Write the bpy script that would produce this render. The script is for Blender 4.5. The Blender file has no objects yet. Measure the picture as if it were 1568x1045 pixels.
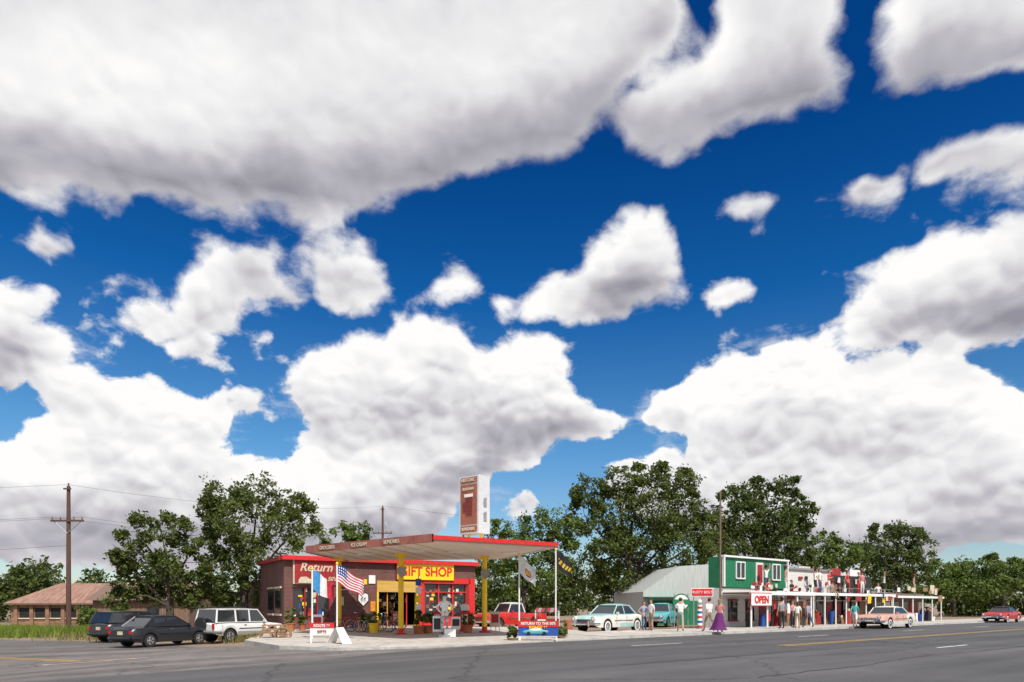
import bpy, bmesh, math, random
import numpy as np
from mathutils import Vector, Matrix
R=random.Random(11); rad=math.radians
sc=bpy.context.scene; COL=sc.collection
F=1045.0
def at(px,d): return ((px-784)/F*d, d)
BX=[(-15,-.33),(-11,-.05),(-7,0.0),(0,.1)]
def gz(x): return float(np.interp(x,[b[0] for b in BX],[b[1] for b in BX]))
def padz(y): return .12+.0105*(y-24)
UD=(.78,.6257)
def road(s,c): # s along the kerb, c behind the kerb
    return (UD[0]*s-UD[1]*c, 27+UD[1]*s+UD[0]*c)
RA=math.atan2(UD[1],UD[0])
# ---------------- materials
MC={}
def N(nt,t,**k):
    n=nt.nodes.new(t)
    for a,b in k.items(): setattr(n,a,b)
    return n
def mat(name,col,rough=.7,metal=0,var=.2,scale=6,bump=0,coat=0,col2=None,stretch=None):
    if name in MC: return MC[name]
    m=bpy.data.materials.new(name); m.use_nodes=True; nt=m.node_tree; p=nt.nodes['Principled BSDF']
    p.inputs['Roughness'].default_value=rough; p.inputs['Metallic'].default_value=metal
    p.inputs['Coat Weight'].default_value=coat
    tc=N(nt,'ShaderNodeTexCoord'); no=N(nt,'ShaderNodeTexNoise'); no.inputs['Scale'].default_value=scale; no.inputs['Detail'].default_value=6; no.inputs['Roughness'].default_value=.65
    src=tc.outputs['Object']
    if stretch:
        mp=N(nt,'ShaderNodeMapping'); mp.inputs['Scale'].default_value=stretch; nt.links.new(src,mp.inputs[0]); src=mp.outputs[0]
    nt.links.new(src,no.inputs['Vector'])
    cr=N(nt,'ShaderNodeValToRGB'); c=cr.color_ramp
    a=tuple(x*(1-var) for x in col)+(1,); b=(tuple(col2) if col2 else tuple(min(1,x*(1+var)) for x in col))+(1,)
    c.elements[0].position=.32; c.elements[0].color=a; c.elements[1].position=.68; c.elements[1].color=b
    nt.links.new(no.outputs['Fac'],cr.inputs[0]); nt.links.new(cr.outputs[0],p.inputs['Base Color'])
    if bump:
        bp=N(nt,'ShaderNodeBump'); bp.inputs['Strength'].default_value=bump; bp.inputs['Distance'].default_value=.02
        nt.links.new(no.outputs['Fac'],bp.inputs['Height']); nt.links.new(bp.outputs[0],p.inputs['Normal'])
    MC[name]=m; return m
def brickmat(name,c1,c2,mortar,sc_=1.0,bw=.22,rh=.075):
    m=mat(name,c1,.85); nt=m.node_tree; p=nt.nodes['Principled BSDF']
    tc=N(nt,'ShaderNodeTexCoord'); s=N(nt,'ShaderNodeSeparateXYZ'); nt.links.new(tc.outputs['Object'],s.inputs[0])
    ad=N(nt,'ShaderNodeMath',operation='ADD'); nt.links.new(s.outputs[0],ad.inputs[0]); nt.links.new(s.outputs[1],ad.inputs[1])
    cb=N(nt,'ShaderNodeCombineXYZ'); nt.links.new(ad.outputs[0],cb.inputs[0]); nt.links.new(s.outputs[2],cb.inputs[1])
    b=N(nt,'ShaderNodeTexBrick'); nt.links.new(cb.outputs[0],b.inputs['Vector'])
    b.inputs['Color1'].default_value=(*c1,1); b.inputs['Color2'].default_value=(*c2,1); b.inputs['Mortar'].default_value=(*mortar,1)
    b.inputs['Scale'].default_value=sc_; b.inputs['Brick Width'].default_value=bw; b.inputs['Row Height'].default_value=rh; b.inputs['Mortar Size'].default_value=.008
    no=N(nt,'ShaderNodeTexNoise'); no.inputs['Scale'].default_value=1.3; nt.links.new(tc.outputs['Object'],no.inputs['Vector'])
    mr=N(nt,'ShaderNodeMapRange'); mr.inputs['To Min'].default_value=.6; mr.inputs['To Max'].default_value=1.35; nt.links.new(no.outputs['Fac'],mr.inputs[0])
    vm=N(nt,'ShaderNodeVectorMath',operation='SCALE'); nt.links.new(b.outputs['Color'],vm.inputs[0]); nt.links.new(mr.outputs[0],vm.inputs['Scale'])
    nt.links.new(vm.outputs[0],p.inputs['Base Color']); return m
def leafmat(name,c1,c2):
    m=bpy.data.materials.new(name); m.use_nodes=True; nt=m.node_tree; p=nt.nodes['Principled BSDF']; out=nt.nodes['Material Output']
    g=N(nt,'ShaderNodeNewGeometry'); tc=N(nt,'ShaderNodeTexCoord'); no=N(nt,'ShaderNodeTexNoise'); no.inputs['Scale'].default_value=.8; nt.links.new(tc.outputs['Object'],no.inputs['Vector'])
    ad=N(nt,'ShaderNodeMath',operation='MULTIPLY_ADD'); nt.links.new(g.outputs['Random Per Island'],ad.inputs[0]); ad.inputs[1].default_value=.5
    sb=N(nt,'ShaderNodeMath',operation='SUBTRACT'); nt.links.new(no.outputs['Fac'],sb.inputs[0]); sb.inputs[1].default_value=.25; nt.links.new(sb.outputs[0],ad.inputs[2])
    mx=N(nt,'ShaderNodeMix',data_type='RGBA'); mx.inputs[6].default_value=(*c1,1); mx.inputs[7].default_value=(*c2,1); nt.links.new(ad.outputs[0],mx.inputs[0])
    nt.links.new(mx.outputs[2],p.inputs['Base Color']); p.inputs['Roughness'].default_value=.6; p.inputs['Specular IOR Level'].default_value=.25
    tr=N(nt,'ShaderNodeBsdfTranslucent'); nt.links.new(mx.outputs[2],tr.inputs[0]); ms=N(nt,'ShaderNodeMixShader'); ms.inputs[0].default_value=.33
    nt.links.new(p.outputs[0],ms.inputs[1]); nt.links.new(tr.outputs[0],ms.inputs[2]); nt.links.new(ms.outputs[0],out.inputs[0]); return m
white=mat('white_paint',(.78,.77,.74),.5,var=.06); red=mat('red_paint',(.6,.02,.02),.45,var=.15); yellow=mat('yellow_paint',(.95,.6,.012),.45,var=.04)
black=mat('black_paint',(.015,.015,.016),.4); chrome=mat('chrome',(.7,.7,.72),.15,1,var=.03); rubber=mat('rubber',(.02,.02,.02),.85)
glass=mat('dark_glass',(.02,.025,.03),.06,var=.1,coat=.5); wood=mat('wood',(.28,.16,.08),.8,var=.35,scale=4,stretch=(1,1,8)); greyw=mat('weathered_wood',(.17,.11,.08),.85,var=.4,scale=3,stretch=(8,8,1))
blue=mat('blue_paint',(.02,.08,.35),.5); green=mat('green_paint',(.01,.17,.075),.6,var=.12,scale=3); cream=mat('cream_paint',(.6,.52,.38),.6)
steel=mat('grey_metal',(.4,.4,.41),.4,.6); skin=mat('skin',(.5,.28,.19),.55,var=.05); terra=mat('terracotta',(.42,.14,.06),.8); dkred=mat('dark_red_paint',(.33,.02,.02),.5)
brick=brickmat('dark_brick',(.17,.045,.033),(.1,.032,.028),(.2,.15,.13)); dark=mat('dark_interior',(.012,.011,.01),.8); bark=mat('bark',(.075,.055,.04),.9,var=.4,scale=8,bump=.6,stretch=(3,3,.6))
tan=mat('soffit_paint',(.74,.62,.5),.7,var=.1,scale=1.2); fred=mat('faded_red_fascia',(.34,.115,.085),.75,var=.35,scale=2)
orange=mat('orange_paint',(.7,.25,.02),.5); purple=mat('purple_cloth',(.12,.01,.12),.8)
# ---------------- geometry builder
class G:
    def __init__(s): s.v=[];s.f=[];s.m=[];s.s=[];s.mats=[]
    def add(s,vs,fs,m,sm=False,M=None):
        if m not in s.mats: s.mats.append(m)
        k=len(s.v); i=s.mats.index(m)
        s.v+= [tuple(M@Vector(p)) for p in vs] if M else [tuple(p) for p in vs]
        for f in fs: s.f.append([k+j for j in f]); s.m.append(i); s.s.append(sm)
        return s
    def box(s,c,d,m,rz=0,M=None):
        x,y,z=[q/2 for q in d]; T=Matrix.Translation(c)@Matrix.Rotation(rz,4,'Z')
        if M: T=M@T
        vs=[(a*x,b*y,e*z) for e in(-1,1) for b in(-1,1) for a in(-1,1)]
        return s.add(vs,[(0,2,3,1),(4,5,7,6),(0,1,5,4),(2,6,7,3),(0,4,6,2),(1,3,7,5)],m,False,T)
    def cyl(s,a,b,r,m,r2=None,n=10,cap=True,M=None):
        a=Vector(a);b=Vector(b); r2=r if r2 is None else r2; d=(b-a)
        if d.length<1e-6: return s
        q=d.to_track_quat('Z','Y'); vs=[];fs=[]
        for (c,rr) in((a,r),(b,r2)):
            for i in range(n):
                t=2*math.pi*i/n; vs.append(c+q@Vector((rr*math.cos(t),rr*math.sin(t),0)))
        for i in range(n): j=(i+1)%n; fs.append((i,j,n+j,n+i))
        s.add(vs,fs,m,True,M)
        if cap: s.add(vs[:n],[tuple(reversed(range(n)))],m,False,M); s.add(vs[n:],[tuple(range(n))],m,False,M)
        return s
    def path(s,pts,r,m,n=6):
        for a,b in zip(pts,pts[1:]): s.cyl(a,b,r,m,n=n)
        return s
    def sph(s,c,r,m,n=10,k=7,M=None):
        if not hasattr(r,'__len__'): r=(r,r,r)
        vs=[];fs=[]
        for i in range(k+1):
            p=math.pi*i/k
            for j in range(n):
                t=2*math.pi*j/n; vs.append((c[0]+r[0]*math.sin(p)*math.cos(t),c[1]+r[1]*math.sin(p)*math.sin(t),c[2]+r[2]*math.cos(p)))
        for i in range(k):
            for j in range(n): fs.append((i*n+j,(i+1)*n+j,(i+1)*n+(j+1)%n,i*n+(j+1)%n))
        return s.add(vs,fs,m,True)
    def ext(s,poly,vec,m,m_side=None):
        n=len(poly); v=Vector(vec); a=[Vector(p) for p in poly]; b=[p+v for p in a]
        s.add(a,[tuple(reversed(range(n)))],m); s.add(b,[tuple(range(n))],m)
        s.add(a+b,[(i,(i+1)%n,n+(i+1)%n,n+i) for i in range(n)],m_side or m); return s
    def ring(s,c,rad_,r,m,n=20,k=6):
        vs=[];fs=[]
        for i in range(n):
            t=2*math.pi*i/n
            for j in range(k):
                p=2*math.pi*j/k; q=rad_+r*math.cos(p); h=r*math.sin(p)
                vs.append((c[0]+q*math.cos(t),c[1]+h,c[2]+q*math.sin(t)))
        for i in range(n):
            for j in range(k): fs.append((i*k+j,((i+1)%n)*k+j,((i+1)%n)*k+(j+1)%k,i*k+(j+1)%k))
        return s.add(vs,fs,m,True)
    def obj(s,name,loc=(0,0,0),rz=0,parent=None,fix=True):
        me=bpy.data.meshes.new(name); me.from_pydata(s.v,[],s.f)
        for m in s.mats: me.materials.append(m)
        me.polygons.foreach_set('material_index',s.m); me.polygons.foreach_set('use_smooth',s.s)
        if fix:
            bm=bmesh.new(); bm.from_mesh(me); bmesh.ops.recalc_face_normals(bm,faces=bm.faces)
            for e in bm.edges:
                if len(e.link_faces)==2 and e.calc_face_angle(0)>rad(38): e.smooth=False
            bm.to_mesh(me); bm.free()
        me.update(); o=bpy.data.objects.new(name,me); COL.objects.link(o); o.location=loc; o.rotation_euler=(0,0,rz)
        if parent: o.parent=parent
        return o
def empty(name,loc=(0,0,0),rz=0):
    o=bpy.data.objects.new(name,None); COL.objects.link(o); o.location=loc; o.rotation_euler=(0,0,rz); return o
def text(body,size,loc,m,parent=None,rz=0,name='lettering',rx=90,sx=1,bold=.0):
    c=bpy.data.curves.new(name,'FONT'); c.body=body; c.size=size; c.align_x='CENTER'; c.align_y='CENTER'; c.extrude=.006; c.offset=bold
    o=bpy.data.objects.new(name,c); COL.objects.link(o); o.location=loc; o.rotation_euler=(rad(rx),0,rz); o.scale=(sx,1,1); c.materials.append(m)
    if parent: o.parent=parent
    return o
# ---------------- ground
def sheet(name,poly,off,m,zf=None):
    bm=bmesh.new(); vs=[bm.verts.new((x,y,0)) for x,y in poly]; bm.faces.new(vs)
    for b in BX:
        bmesh.ops.bisect_plane(bm,geom=bm.verts[:]+bm.edges[:]+bm.faces[:],plane_co=(b[0],0,0),plane_no=(1,0,0))
    bmesh.ops.triangulate(bm,faces=bm.faces)
    for v in bm.verts: v.co.z=(zf(v.co.x,v.co.y) if zf else gz(v.co.x))+off
    bmesh.ops.recalc_face_normals(bm,faces=bm.faces)
    me=bpy.data.meshes.new(name); bm.to_mesh(me); bm.free(); me.materials.append(m)
    if me.polygons[0].normal.z<0: me.flip_normals()
    o=bpy.data.objects.new(name,me); COL.objects.link(o); return o
def groundmat(name,c1,c2,c3,s1=.15,s2=3,s3=60,rough=.9,bump=.3,cracks=0,tracks=False):
    m=bpy.data.materials.new(name); m.use_nodes=True; nt=m.node_tree; p=nt.nodes['Principled BSDF']; p.inputs['Roughness'].default_value=rough
    tc=N(nt,'ShaderNodeTexCoord'); ns=[]
    for s_ in(s1,s2,s3):
        no=N(nt,'ShaderNodeTexNoise'); no.inputs['Scale'].default_value=s_; no.inputs['Detail'].default_value=7; no.inputs['Roughness'].default_value=.6; nt.links.new(tc.outputs['Object'],no.inputs['Vector']); ns.append(no)
    cr=N(nt,'ShaderNodeValToRGB'); cr.color_ramp.elements[0].position=.35; cr.color_ramp.elements[1].position=.65; cr.color_ramp.elements[0].color=(*c1,1); cr.color_ramp.elements[1].color=(*c2,1); nt.links.new(ns[0].outputs[0],cr.inputs[0])
    mr=N(nt,'ShaderNodeMapRange'); mr.inputs[1].default_value=.45; mr.inputs[2].default_value=.75; nt.links.new(ns[1].outputs[0],mr.inputs[0])
    mx=N(nt,'ShaderNodeMix',data_type='RGBA'); mx.inputs[7].default_value=(*c3,1); nt.links.new(mr.outputs[0],mx.inputs[0]); nt.links.new(cr.outputs[0],mx.inputs[6])
    mg=N(nt,'ShaderNodeMapRange'); mg.inputs[3].default_value=.5; mg.inputs[4].default_value=1.5; nt.links.new(ns[2].outputs[0],mg.inputs[0])
    vm=N(nt,'ShaderNodeVectorMath',operation='SCALE'); nt.links.new(mx.outputs[2],vm.inputs[0]); nt.links.new(mg.outputs[0],vm.inputs['Scale']); last=vm.outputs[0]
    if cracks:
        vo=N(nt,'ShaderNodeTexVoronoi',feature='DISTANCE_TO_EDGE'); vo.inputs['Scale'].default_value=cracks
        ad=N(nt,'ShaderNodeVectorMath',operation='MULTIPLY_ADD'); nt.links.new(ns[1].outputs['Color'],ad.inputs[0]); ad.inputs[1].default_value=(1.2,1.2,0); nt.links.new(tc.outputs['Object'],ad.inputs[2]); nt.links.new(ad.outputs[0],vo.inputs['Vector'])
        m2=N(nt,'ShaderNodeMapRange'); m2.inputs[1].default_value=.0; m2.inputs[2].default_value=.01; m2.inputs[3].default_value=.5; nt.links.new(vo.outputs[0],m2.inputs[0])
        v2=N(nt,'ShaderNodeVectorMath',operation='SCALE'); nt.links.new(last,v2.inputs[0]); nt.links.new(m2.outputs[0],v2.inputs['Scale']); last=v2.outputs[0]
    if tracks: # worn wheel paths / stains running along the road
        rt=N(nt,'ShaderNodeVectorRotate',rotation_type='Z_AXIS'); rt.inputs['Angle'].default_value=-RA; nt.links.new(tc.outputs['Object'],rt.inputs[0])
        ml=N(nt,'ShaderNodeVectorMath',operation='MULTIPLY'); nt.links.new(rt.outputs[0],ml.inputs[0]); ml.inputs[1].default_value=(.035,.75,1)
        n3=N(nt,'ShaderNodeTexNoise'); n3.inputs['Scale'].default_value=1.0; n3.inputs['Detail'].default_value=4; nt.links.new(ml.outputs[0],n3.inputs['Vector'])
        m3=N(nt,'ShaderNodeMapRange'); m3.inputs[1].default_value=.3; m3.inputs[2].default_value=.7; m3.inputs[3].default_value=.66; m3.inputs[4].default_value=1.3; nt.links.new(n3.outputs[0],m3.inputs[0])
        v3=N(nt,'ShaderNodeVectorMath',operation='SCALE'); nt.links.new(last,v3.inputs[0]); nt.links.new(m3.outputs[0],v3.inputs['Scale']); last=v3.outputs[0]
    nt.links.new(last,p.inputs['Base Color'])
    bp=N(nt,'ShaderNodeBump'); bp.inputs['Strength'].default_value=bump; bp.inputs['Distance'].default_value=.015; nt.links.new(ns[2].outputs[0],bp.inputs['Height']); nt.links.new(bp.outputs[0],p.inputs['Normal']); return m
dirt=groundmat('dirt',(.22,.14,.09),(.3,.21,.15),(.2,.17,.12)); 
asph=groundmat('asphalt_old',(.12,.105,.096),(.175,.155,.145),(.095,.086,.08),.12,1.2,22,cracks=.2,tracks=True)
asph2=groundmat('asphalt_dark',(.066,.063,.063),(.095,.09,.089),(.078,.074,.072),.2,1.5,26,rough=.8,cracks=.12,tracks=True)
conc=groundmat('concrete',(.42,.38,.33),(.55,.5,.45),(.33,.3,.26),.4,2,30,cracks=.25)
sheet('ground',[(-3000,-60),(3000,-60),(3000,4000),(-3000,4000)],0,dirt)
sheet('side_street',[(-130,-50),(20,-50),(8,24),(.2,27.15),(-6,24.05),(-9,26),(-12,29),(-15.5,32.5),(-22,36.5),(-30,39.5),(-130,72)],.004,asph)
main=[road(-60,-20),road(500,-20),road(500,0),road(0,0),road(-6,-.9),road(-9,-2.2),road(-14,-3),road(-60,-4)]
sheet('main_road',main,.008,asph2)
paintw=groundmat('road_paint_white',(.55,.55,.53),(.7,.7,.68),(.3,.3,.3),.5,4,30); painty=groundmat('road_paint_yellow',(.5,.28,.05),(.62,.36,.06),(.25,.17,.08),.5,4,30)
def stripe(name,s0,s1,c,w,m,off=.012):
    return sheet(name,[road(s0,c-w/2),road(s1,c-w/2),road(s1,c+w/2),road(s0,c+w/2)],off,m)
stripe('road_marking_yellow_line',7,260,-7.3,.12,painty); stripe('road_marking_yellow_line',7,260,-7.6,.12,painty)
for c_ in(-4.0,-11.6):
    for i in range(14):
        s0=-9.5+i*12 if c_>-5 else -2+i*12
        stripe('lane_marking_dash',s0+12,s0+15,c_,.13,paintw)
# wandering tar crack seals
tar=mat('tar',(.04,.038,.039),.6); rr=random.Random(21); g=G()
def seal(s0,c0,ds,dc,n,w):
    pts=[]; s_,c_=s0,c0
    for i in range(n):
        x,y=road(s_,c_); pts.append((x,y)); s_+=ds*rr.uniform(.6,1.4)+rr.uniform(-.15,.15); c_+=dc*rr.uniform(.6,1.4)+rr.uniform(-.12,.12)
        if c_>-.4 or c_<-19.5: break
    for (ax,ay),(bx,by) in zip(pts,pts[1:]):
        if min(abs(ax),abs(bx))<.6 and ax*bx<0: continue
        d=Vector((bx-ax,by-ay)); 
        if d.length<.01: continue
        nn=Vector((-d.y,d.x)).normalized()*w*rr.uniform(.5,1.2); g.add([(ax-nn.x,ay-nn.y,gz(ax)+.016),(bx-nn.x,by-nn.y,gz(bx)+.016),(bx+nn.x,by+nn.y,gz(bx)+.016),(ax+nn.x,ay+nn.y,gz(ax)+.016)],[(0,1,2,3)],tar)
for i in range(5): seal(rr.uniform(8,26),-1-rr.uniform(0,3),.1,-.5,26,.03)
for c_ in(-2.1,-9.4,-13.2): seal(-4,c_,.6,0,60,.025)
g.obj('road_crack_seals')
sheet('road_marking_yellow_line',[(-40,34.5),(-12.2,22.6),(-12.2,22.45),(-40,34.35)],.012,painty)
sheet('road_marking_yellow_line',[(-40,34.15),(-12.2,22.25),(-12.2,22.1),(-40,34.0)],.012,painty)
sheet('stop_line',[(-15.2,22.2),(-12.0,22.6),(-12.0,22.4),(-15.2,22.0)],.016,paintw)
def slab(name,poly,zf,m,kerb,depth=.6):
    o=sheet(name,poly,0,m,zf); g=G(); n=len(poly)
    for i in range(n):
        a=poly[i];b=poly[(i+1)%n]; za=zf(*a);zb=zf(*b); g.add([(a[0],a[1],za),(b[0],b[1],zb),(b[0],b[1],zb-depth),(a[0],a[1],za-depth)],[(0,1,2,3)],kerb)
    k=g.obj('kerb_face'); k.parent=o; return o
kerbm=groundmat('kerb_concrete',(.4,.38,.35),(.52,.5,.46),(.3,.28,.26),.8,3,30)
pad=[(-11.2,28.6),(-8.6,25.2),(-6,24.0),(-3,24.8),(0,27),road(6,0),(3.5,38),(-1.4,45.6),(-13.4,38.4)]
slab('forecourt_pavement',pad,lambda x,y:padz(y),conc,kerbm)
sw=[road(6,0),road(110,0),road(110,4.8),road(6,4.8)]
slab('sidewalk',sw,lambda x,y:gz(x)+.125,conc,kerbm,.3)
g=G()
for i in range(26):
    a=road(6+i*4,0); b=road(9.99+i*4,0); g.add([(a[0],a[1],.229),(b[0],b[1],.229),(b[0]-.09,b[1]+.117,.229),(a[0]-.09,a[1]+.117,.229)],[(0,1,2,3)],kerbm)
g.obj('kerb_edge')
# ---------------- trees
def leaves(name,lobes,leaf,dens,m,parent=None,seed=0,clr=(.3,.75),ncf=14):
    rs=np.random.RandomState(seed); P=[];Nn=[]
    for (cx,cy,cz,rx,ry,rz) in lobes:
        nc=max(10,int(rx*rz*ncf))
        for _ in range(nc):
            d=rs.normal(size=3); d/=np.linalg.norm(d); r=rs.uniform(.2,1.0)**.5*1.1
            c=np.array([cx+d[0]*rx*r,cy+d[1]*ry*r,cz+d[2]*rz*r]); cr=rs.uniform(*clr)*min(1,max(.5,rx/2))
            n=int(dens*rs.uniform(.5,1.4)); q=rs.normal(size=(n,3))*cr*np.array([.55,.55,.5]); P.append(c+q)
            Nn.append(rs.normal(size=(n,3))+d*.7+np.array([0,0,.6]))
    P=np.concatenate(P);Nn=np.concatenate(Nn); Nn/=np.linalg.norm(Nn,axis=1)[:,None]
    n=len(P); t=np.cross(Nn,rs.normal(size=(n,3))); t/=np.linalg.norm(t,axis=1)[:,None]; b=np.cross(Nn,t)
    s=(leaf*rs.uniform(.5,1.25,size=n))[:,None]
    V=np.empty((n,4,3)); V[:,0]=P-t*s; V[:,1]=P+b*s*.5; V[:,2]=P+t*s; V[:,3]=P-b*s*.5
    V[:,:,2]=np.maximum(V[:,:,2],-.2)
    me=bpy.data.meshes.new(name); me.vertices.add(4*n); me.vertices.foreach_set('co',V.reshape(-1)); me.loops.add(4*n); me.loops.foreach_set('vertex_index',np.arange(4*n)); me.polygons.add(n); me.polygons.foreach_set('loop_start',np.arange(n)*4); me.polygons.foreach_set('loop_total',np.full(n,4)); me.update(calc_edges=True); me.validate()
    me.materials.append(m); o=bpy.data.objects.new(name,me); COL.objects.link(o)
    if parent: o.parent=parent
    return o
lm1=leafmat('leaf_green',(.05,.07,.015),(.15,.185,.04)); lm2=leafmat('leaf_bright',(.06,.1,.02),(.18,.24,.05)); lm3=leafmat('leaf_dark',(.045,.068,.016),(.13,.17,.04))
def tree(name,basepx,d,el,m,leaf=.14,dens=44,z0=None,seed=1,trunk=.25):
    bx,by=at(basepx,d); z0=gz(bx) if z0 is None else z0
    e=empty(name,(bx,by,z0)); rs=random.Random(seed); lobes=[]
    for (px,py,rx,ry) in el:
        k=d/F; r=rx*k; dy=rs.uniform(-.5,.5)*r
        lobes.append(((px-784)*k-bx,dy,1.6+(928-py)*k-z0,r*.93,max(r*.9,1.0),ry*k*.93))
    big=list(lobes)
    for l in big:
        for _ in range(2):
            t=rs.uniform(0,6.28); lobes.append((l[0]+math.cos(t)*l[3]*1.05,l[1]+rs.uniform(-.6,.6)*l[4],l[2]+math.sin(t)*l[5]*1.1,l[3]*.28,l[4]*.28,l[5]*.28))
    leaves('foliage',lobes,leaf,dens,m,e,seed)
    lobes=big; g=G(); top=max(l[2] for l in lobes)
    fork=Vector((rs.uniform(-.2,.2),0,top*.28)); g.cyl((0,0,-.3),fork,trunk*1.25,bark,trunk*.85,n=9)
    hub=fork+Vector((rs.uniform(-.3,.3),.1,top*.18)); g.cyl(fork,hub,trunk*.8,bark,trunk*.6,n=8)
    for i,l in enumerate(lobes):
        c=Vector(l[:3]); st=fork if i%2 else hub; mid=(st+c)/2+Vector((rs.uniform(-.4,.4),rs.uniform(-.4,.4),rs.uniform(-.1,.4)))
        g.cyl(st,mid,trunk*.42,bark,trunk*.25,n=6); g.cyl(mid,c,trunk*.25,bark,trunk*.08,n=6)
        for _ in range(3):
            w=c+Vector((rs.uniform(-1,1)*l[3],rs.uniform(-1,1)*l[4],rs.uniform(-.3,1)*l[5]))*.7; g.cyl(c,w,trunk*.08,bark,.015,n=5)
    g.obj('trunk',parent=e); return e
tree('elm_tree',372,45,[(345,752,30,24),(395,752,38,24),(440,768,34,24),(470,790,18,24),(325,785,26,30),(375,800,50,34),(435,815,40,32),(335,835,34,36),(392,850,50,34),(352,885,44,34),(412,890,38,30),(325,905,28,26)],lm1,seed=3,trunk=.3)
tree('elm_tree',262,43,[(212,815,20,22),(252,812,26,20),(288,822,26,24),(190,850,22,24),(232,852,36,28),(282,862,34,32),(205,895,30,30),(255,900,36,32),(300,905,26,28),(185,915,22,18)],lm1,seed=4)
tree('cottonwood_tree',540,62,[(523,814,14,15),(550,812,20,14),(535,835,26,16)],lm2,.18,34,seed=5,trunk=.2)
tree('cottonwood_tree',493,58,[(490,825,9,18),(500,845,12,14)],lm2,.15,22,seed=25,trunk=.14)
tree('elm_tree',800,58,[(762,818,22,18),(795,812,26,18),(838,800,30,20),(865,815,22,24),(765,850,32,26),(815,845,36,28),(860,855,30,30),(780,888,36,28),(835,892,34,28),(745,860,22,22)],lm2,.16,42,seed=6,trunk=.22)
tree('elm_tree',968,60,[(905,752,28,24),(945,738,28,20),(992,730,34,18),(1035,745,30,22),(895,790,26,30),(950,785,44,36),(1010,785,44,36),(1062,785,28,28),(925,830,40,34),(985,840,46,34),(1045,835,44,34),(1082,820,26,34),(905,875,36,30),(965,885,42,30),(1030,885,42,26),(1090,850,26,26)],lm1,.17,44,seed=7,trunk=.38)
tree('elm_tree',1168,74,[(1125,762,24,20),(1160,752,24,17),(1195,748,22,16),(1222,778,22,24),(1135,795,32,28),(1185,795,36,32),(1225,812,26,24),(1130,830,36,26),(1185,838,40,24),(1100,800,20,30),(1225,845,22,22)],lm3,.21,36,seed=8,trunk=.35)
tree('elm_tree',1278,80,[(1262,830,20,16),(1285,850,26,22),(1250,860,28,18),(1310,860,24,18)],lm2,.22,32,seed=9)
tree('elm_tree',1378,84,[(1350,820,24,14),(1385,816,26,14),(1412,836,20,18),(1335,845,28,20),(1380,850,34,22),(1355,878,34,20),(1405,875,26,22)],lm3,.22,32,seed=10)
tree('elm_tree',1462,92,[(1440,878,26,18),(1475,870,24,13),(1460,900,36,20),(1425,905,22,20)],lm2,.24,28,seed=12)
tree('elm_tree',1535,92,[(1508,866,22,12),(1545,870,26,12),(1525,892,34,20),(1575,885,28,22),(1495,905,26,18)],lm2,.24,28,seed=13)
lobes=[]; rs=random.Random(5)
for x in range(-150,170,4):
    if x<-30: d=rs.uniform(78,92); h=rs.uniform(5.2,7.6)
    elif x<95: d=rs.uniform(100,115); h=rs.uniform(5,7.5)
    else: d=rs.uniform(105,125); h=rs.uniform(5,8)
    lobes.append((x,d,h*.45,3.0,2.2,h*.52))
leaves('distant_tree_line',lobes,.34,32,lm3,None,77,(.5,1.0),7)
g=G()
for l in lobes: g.cyl((l[0],l[1],-.5),(l[0]+.2,l[1],l[2]),.2,bark,.08,n=5)
t_=g.obj('distant_tree_trunks'); t_.parent=bpy.data.objects['distant_tree_line']
def grass(name,pts,n,h,m,zf,seed=1):
    rs=random.Random(seed); g=G(); V=[];Fc=[]
    for i in range(n):
        a=rs.choice(pts); x=a[0]+rs.gauss(0,a[2]); y=a[1]+rs.gauss(0,a[3]); z=zf(x,y); t=rs.uniform(0,6.28); hh=h*rs.uniform(.4,1.2); w=.02+h*.04; k=len(V)
        V+= [(x-w*math.cos(t),y-w*math.sin(t),z),(x+w*math.cos(t),y+w*math.sin(t),z),(x+rs.uniform(-.4,.4)*hh,y+rs.uniform(-.4,.4)*hh,z+hh)]; Fc.append((k,k+1,k+2))
    g.add(V,Fc,m); return g.obj(name,fix=False)
gm=leafmat('grass_blade',(.09,.15,.02),(.26,.32,.05)); gd=leafmat('dry_weed',(.16,.15,.05),(.3,.25,.1))
grass('grass',[(-30-i*2.2,43.5+i*.9,1.6,1.3) for i in range(8)]+[(-27,44.5,1.6,1.0)],16000,.65,gm,lambda x,y:gz(x))
grass('dry_weeds',[(-21,40,2.5,1.2),(-24,43,3,1),(-16.5,40,2,1.5),(-13.6,37,.4,1.5)],5000,.4,gd,lambda x,y:gz(x),3)
lb=[at(q,52) for q in(128,140,152)]; leaves('shrub_mass',[(x,y,.6,1.0,.8,1.1) for x,y in lb],.1,60,lm2,None,51,(.3,.5),12)
# ---------------- stone house left
bx,by=at(100,62); sh=empty('stone_house',(bx-4.2,by-1,-.33),rad(8))
stone=brickmat('stone_block',(.3,.16,.085),(.2,.11,.065),(.3,.25,.18),1,.5,.22); tin=mat('rusty_tin_roof',(.28,.11,.07),.8,0,var=.4,scale=1.5,col2=(.38,.24,.18),stretch=(6,.4,1))
g=G(); g.box((5,4,1.1),(10,8,2.2),stone)
for i in range(8): g.box((.45+i*1.3,-.08,1.05),(.3,.2,2.1),stone)
g.obj('walls',parent=sh)
g=G()
for i in range(7): g.box((1.1+i*1.3,-.003,1.3),(.8,.06,.9),dark); g.box((1.1+i*1.3,-.05,.8),(.95,.12,.1),cream)
g.obj('windows',parent=sh)
g=G(); g.add([(-.4,-.5,2.15),(10.4,-.5,2.15),(10.4,4,4.1),(2.2,4,4.1),(-.4,8.5,2.15),(10.4,8.5,2.15)],[(0,1,2,3),(3,2,5,4),(0,3,4)],tin)
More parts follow.
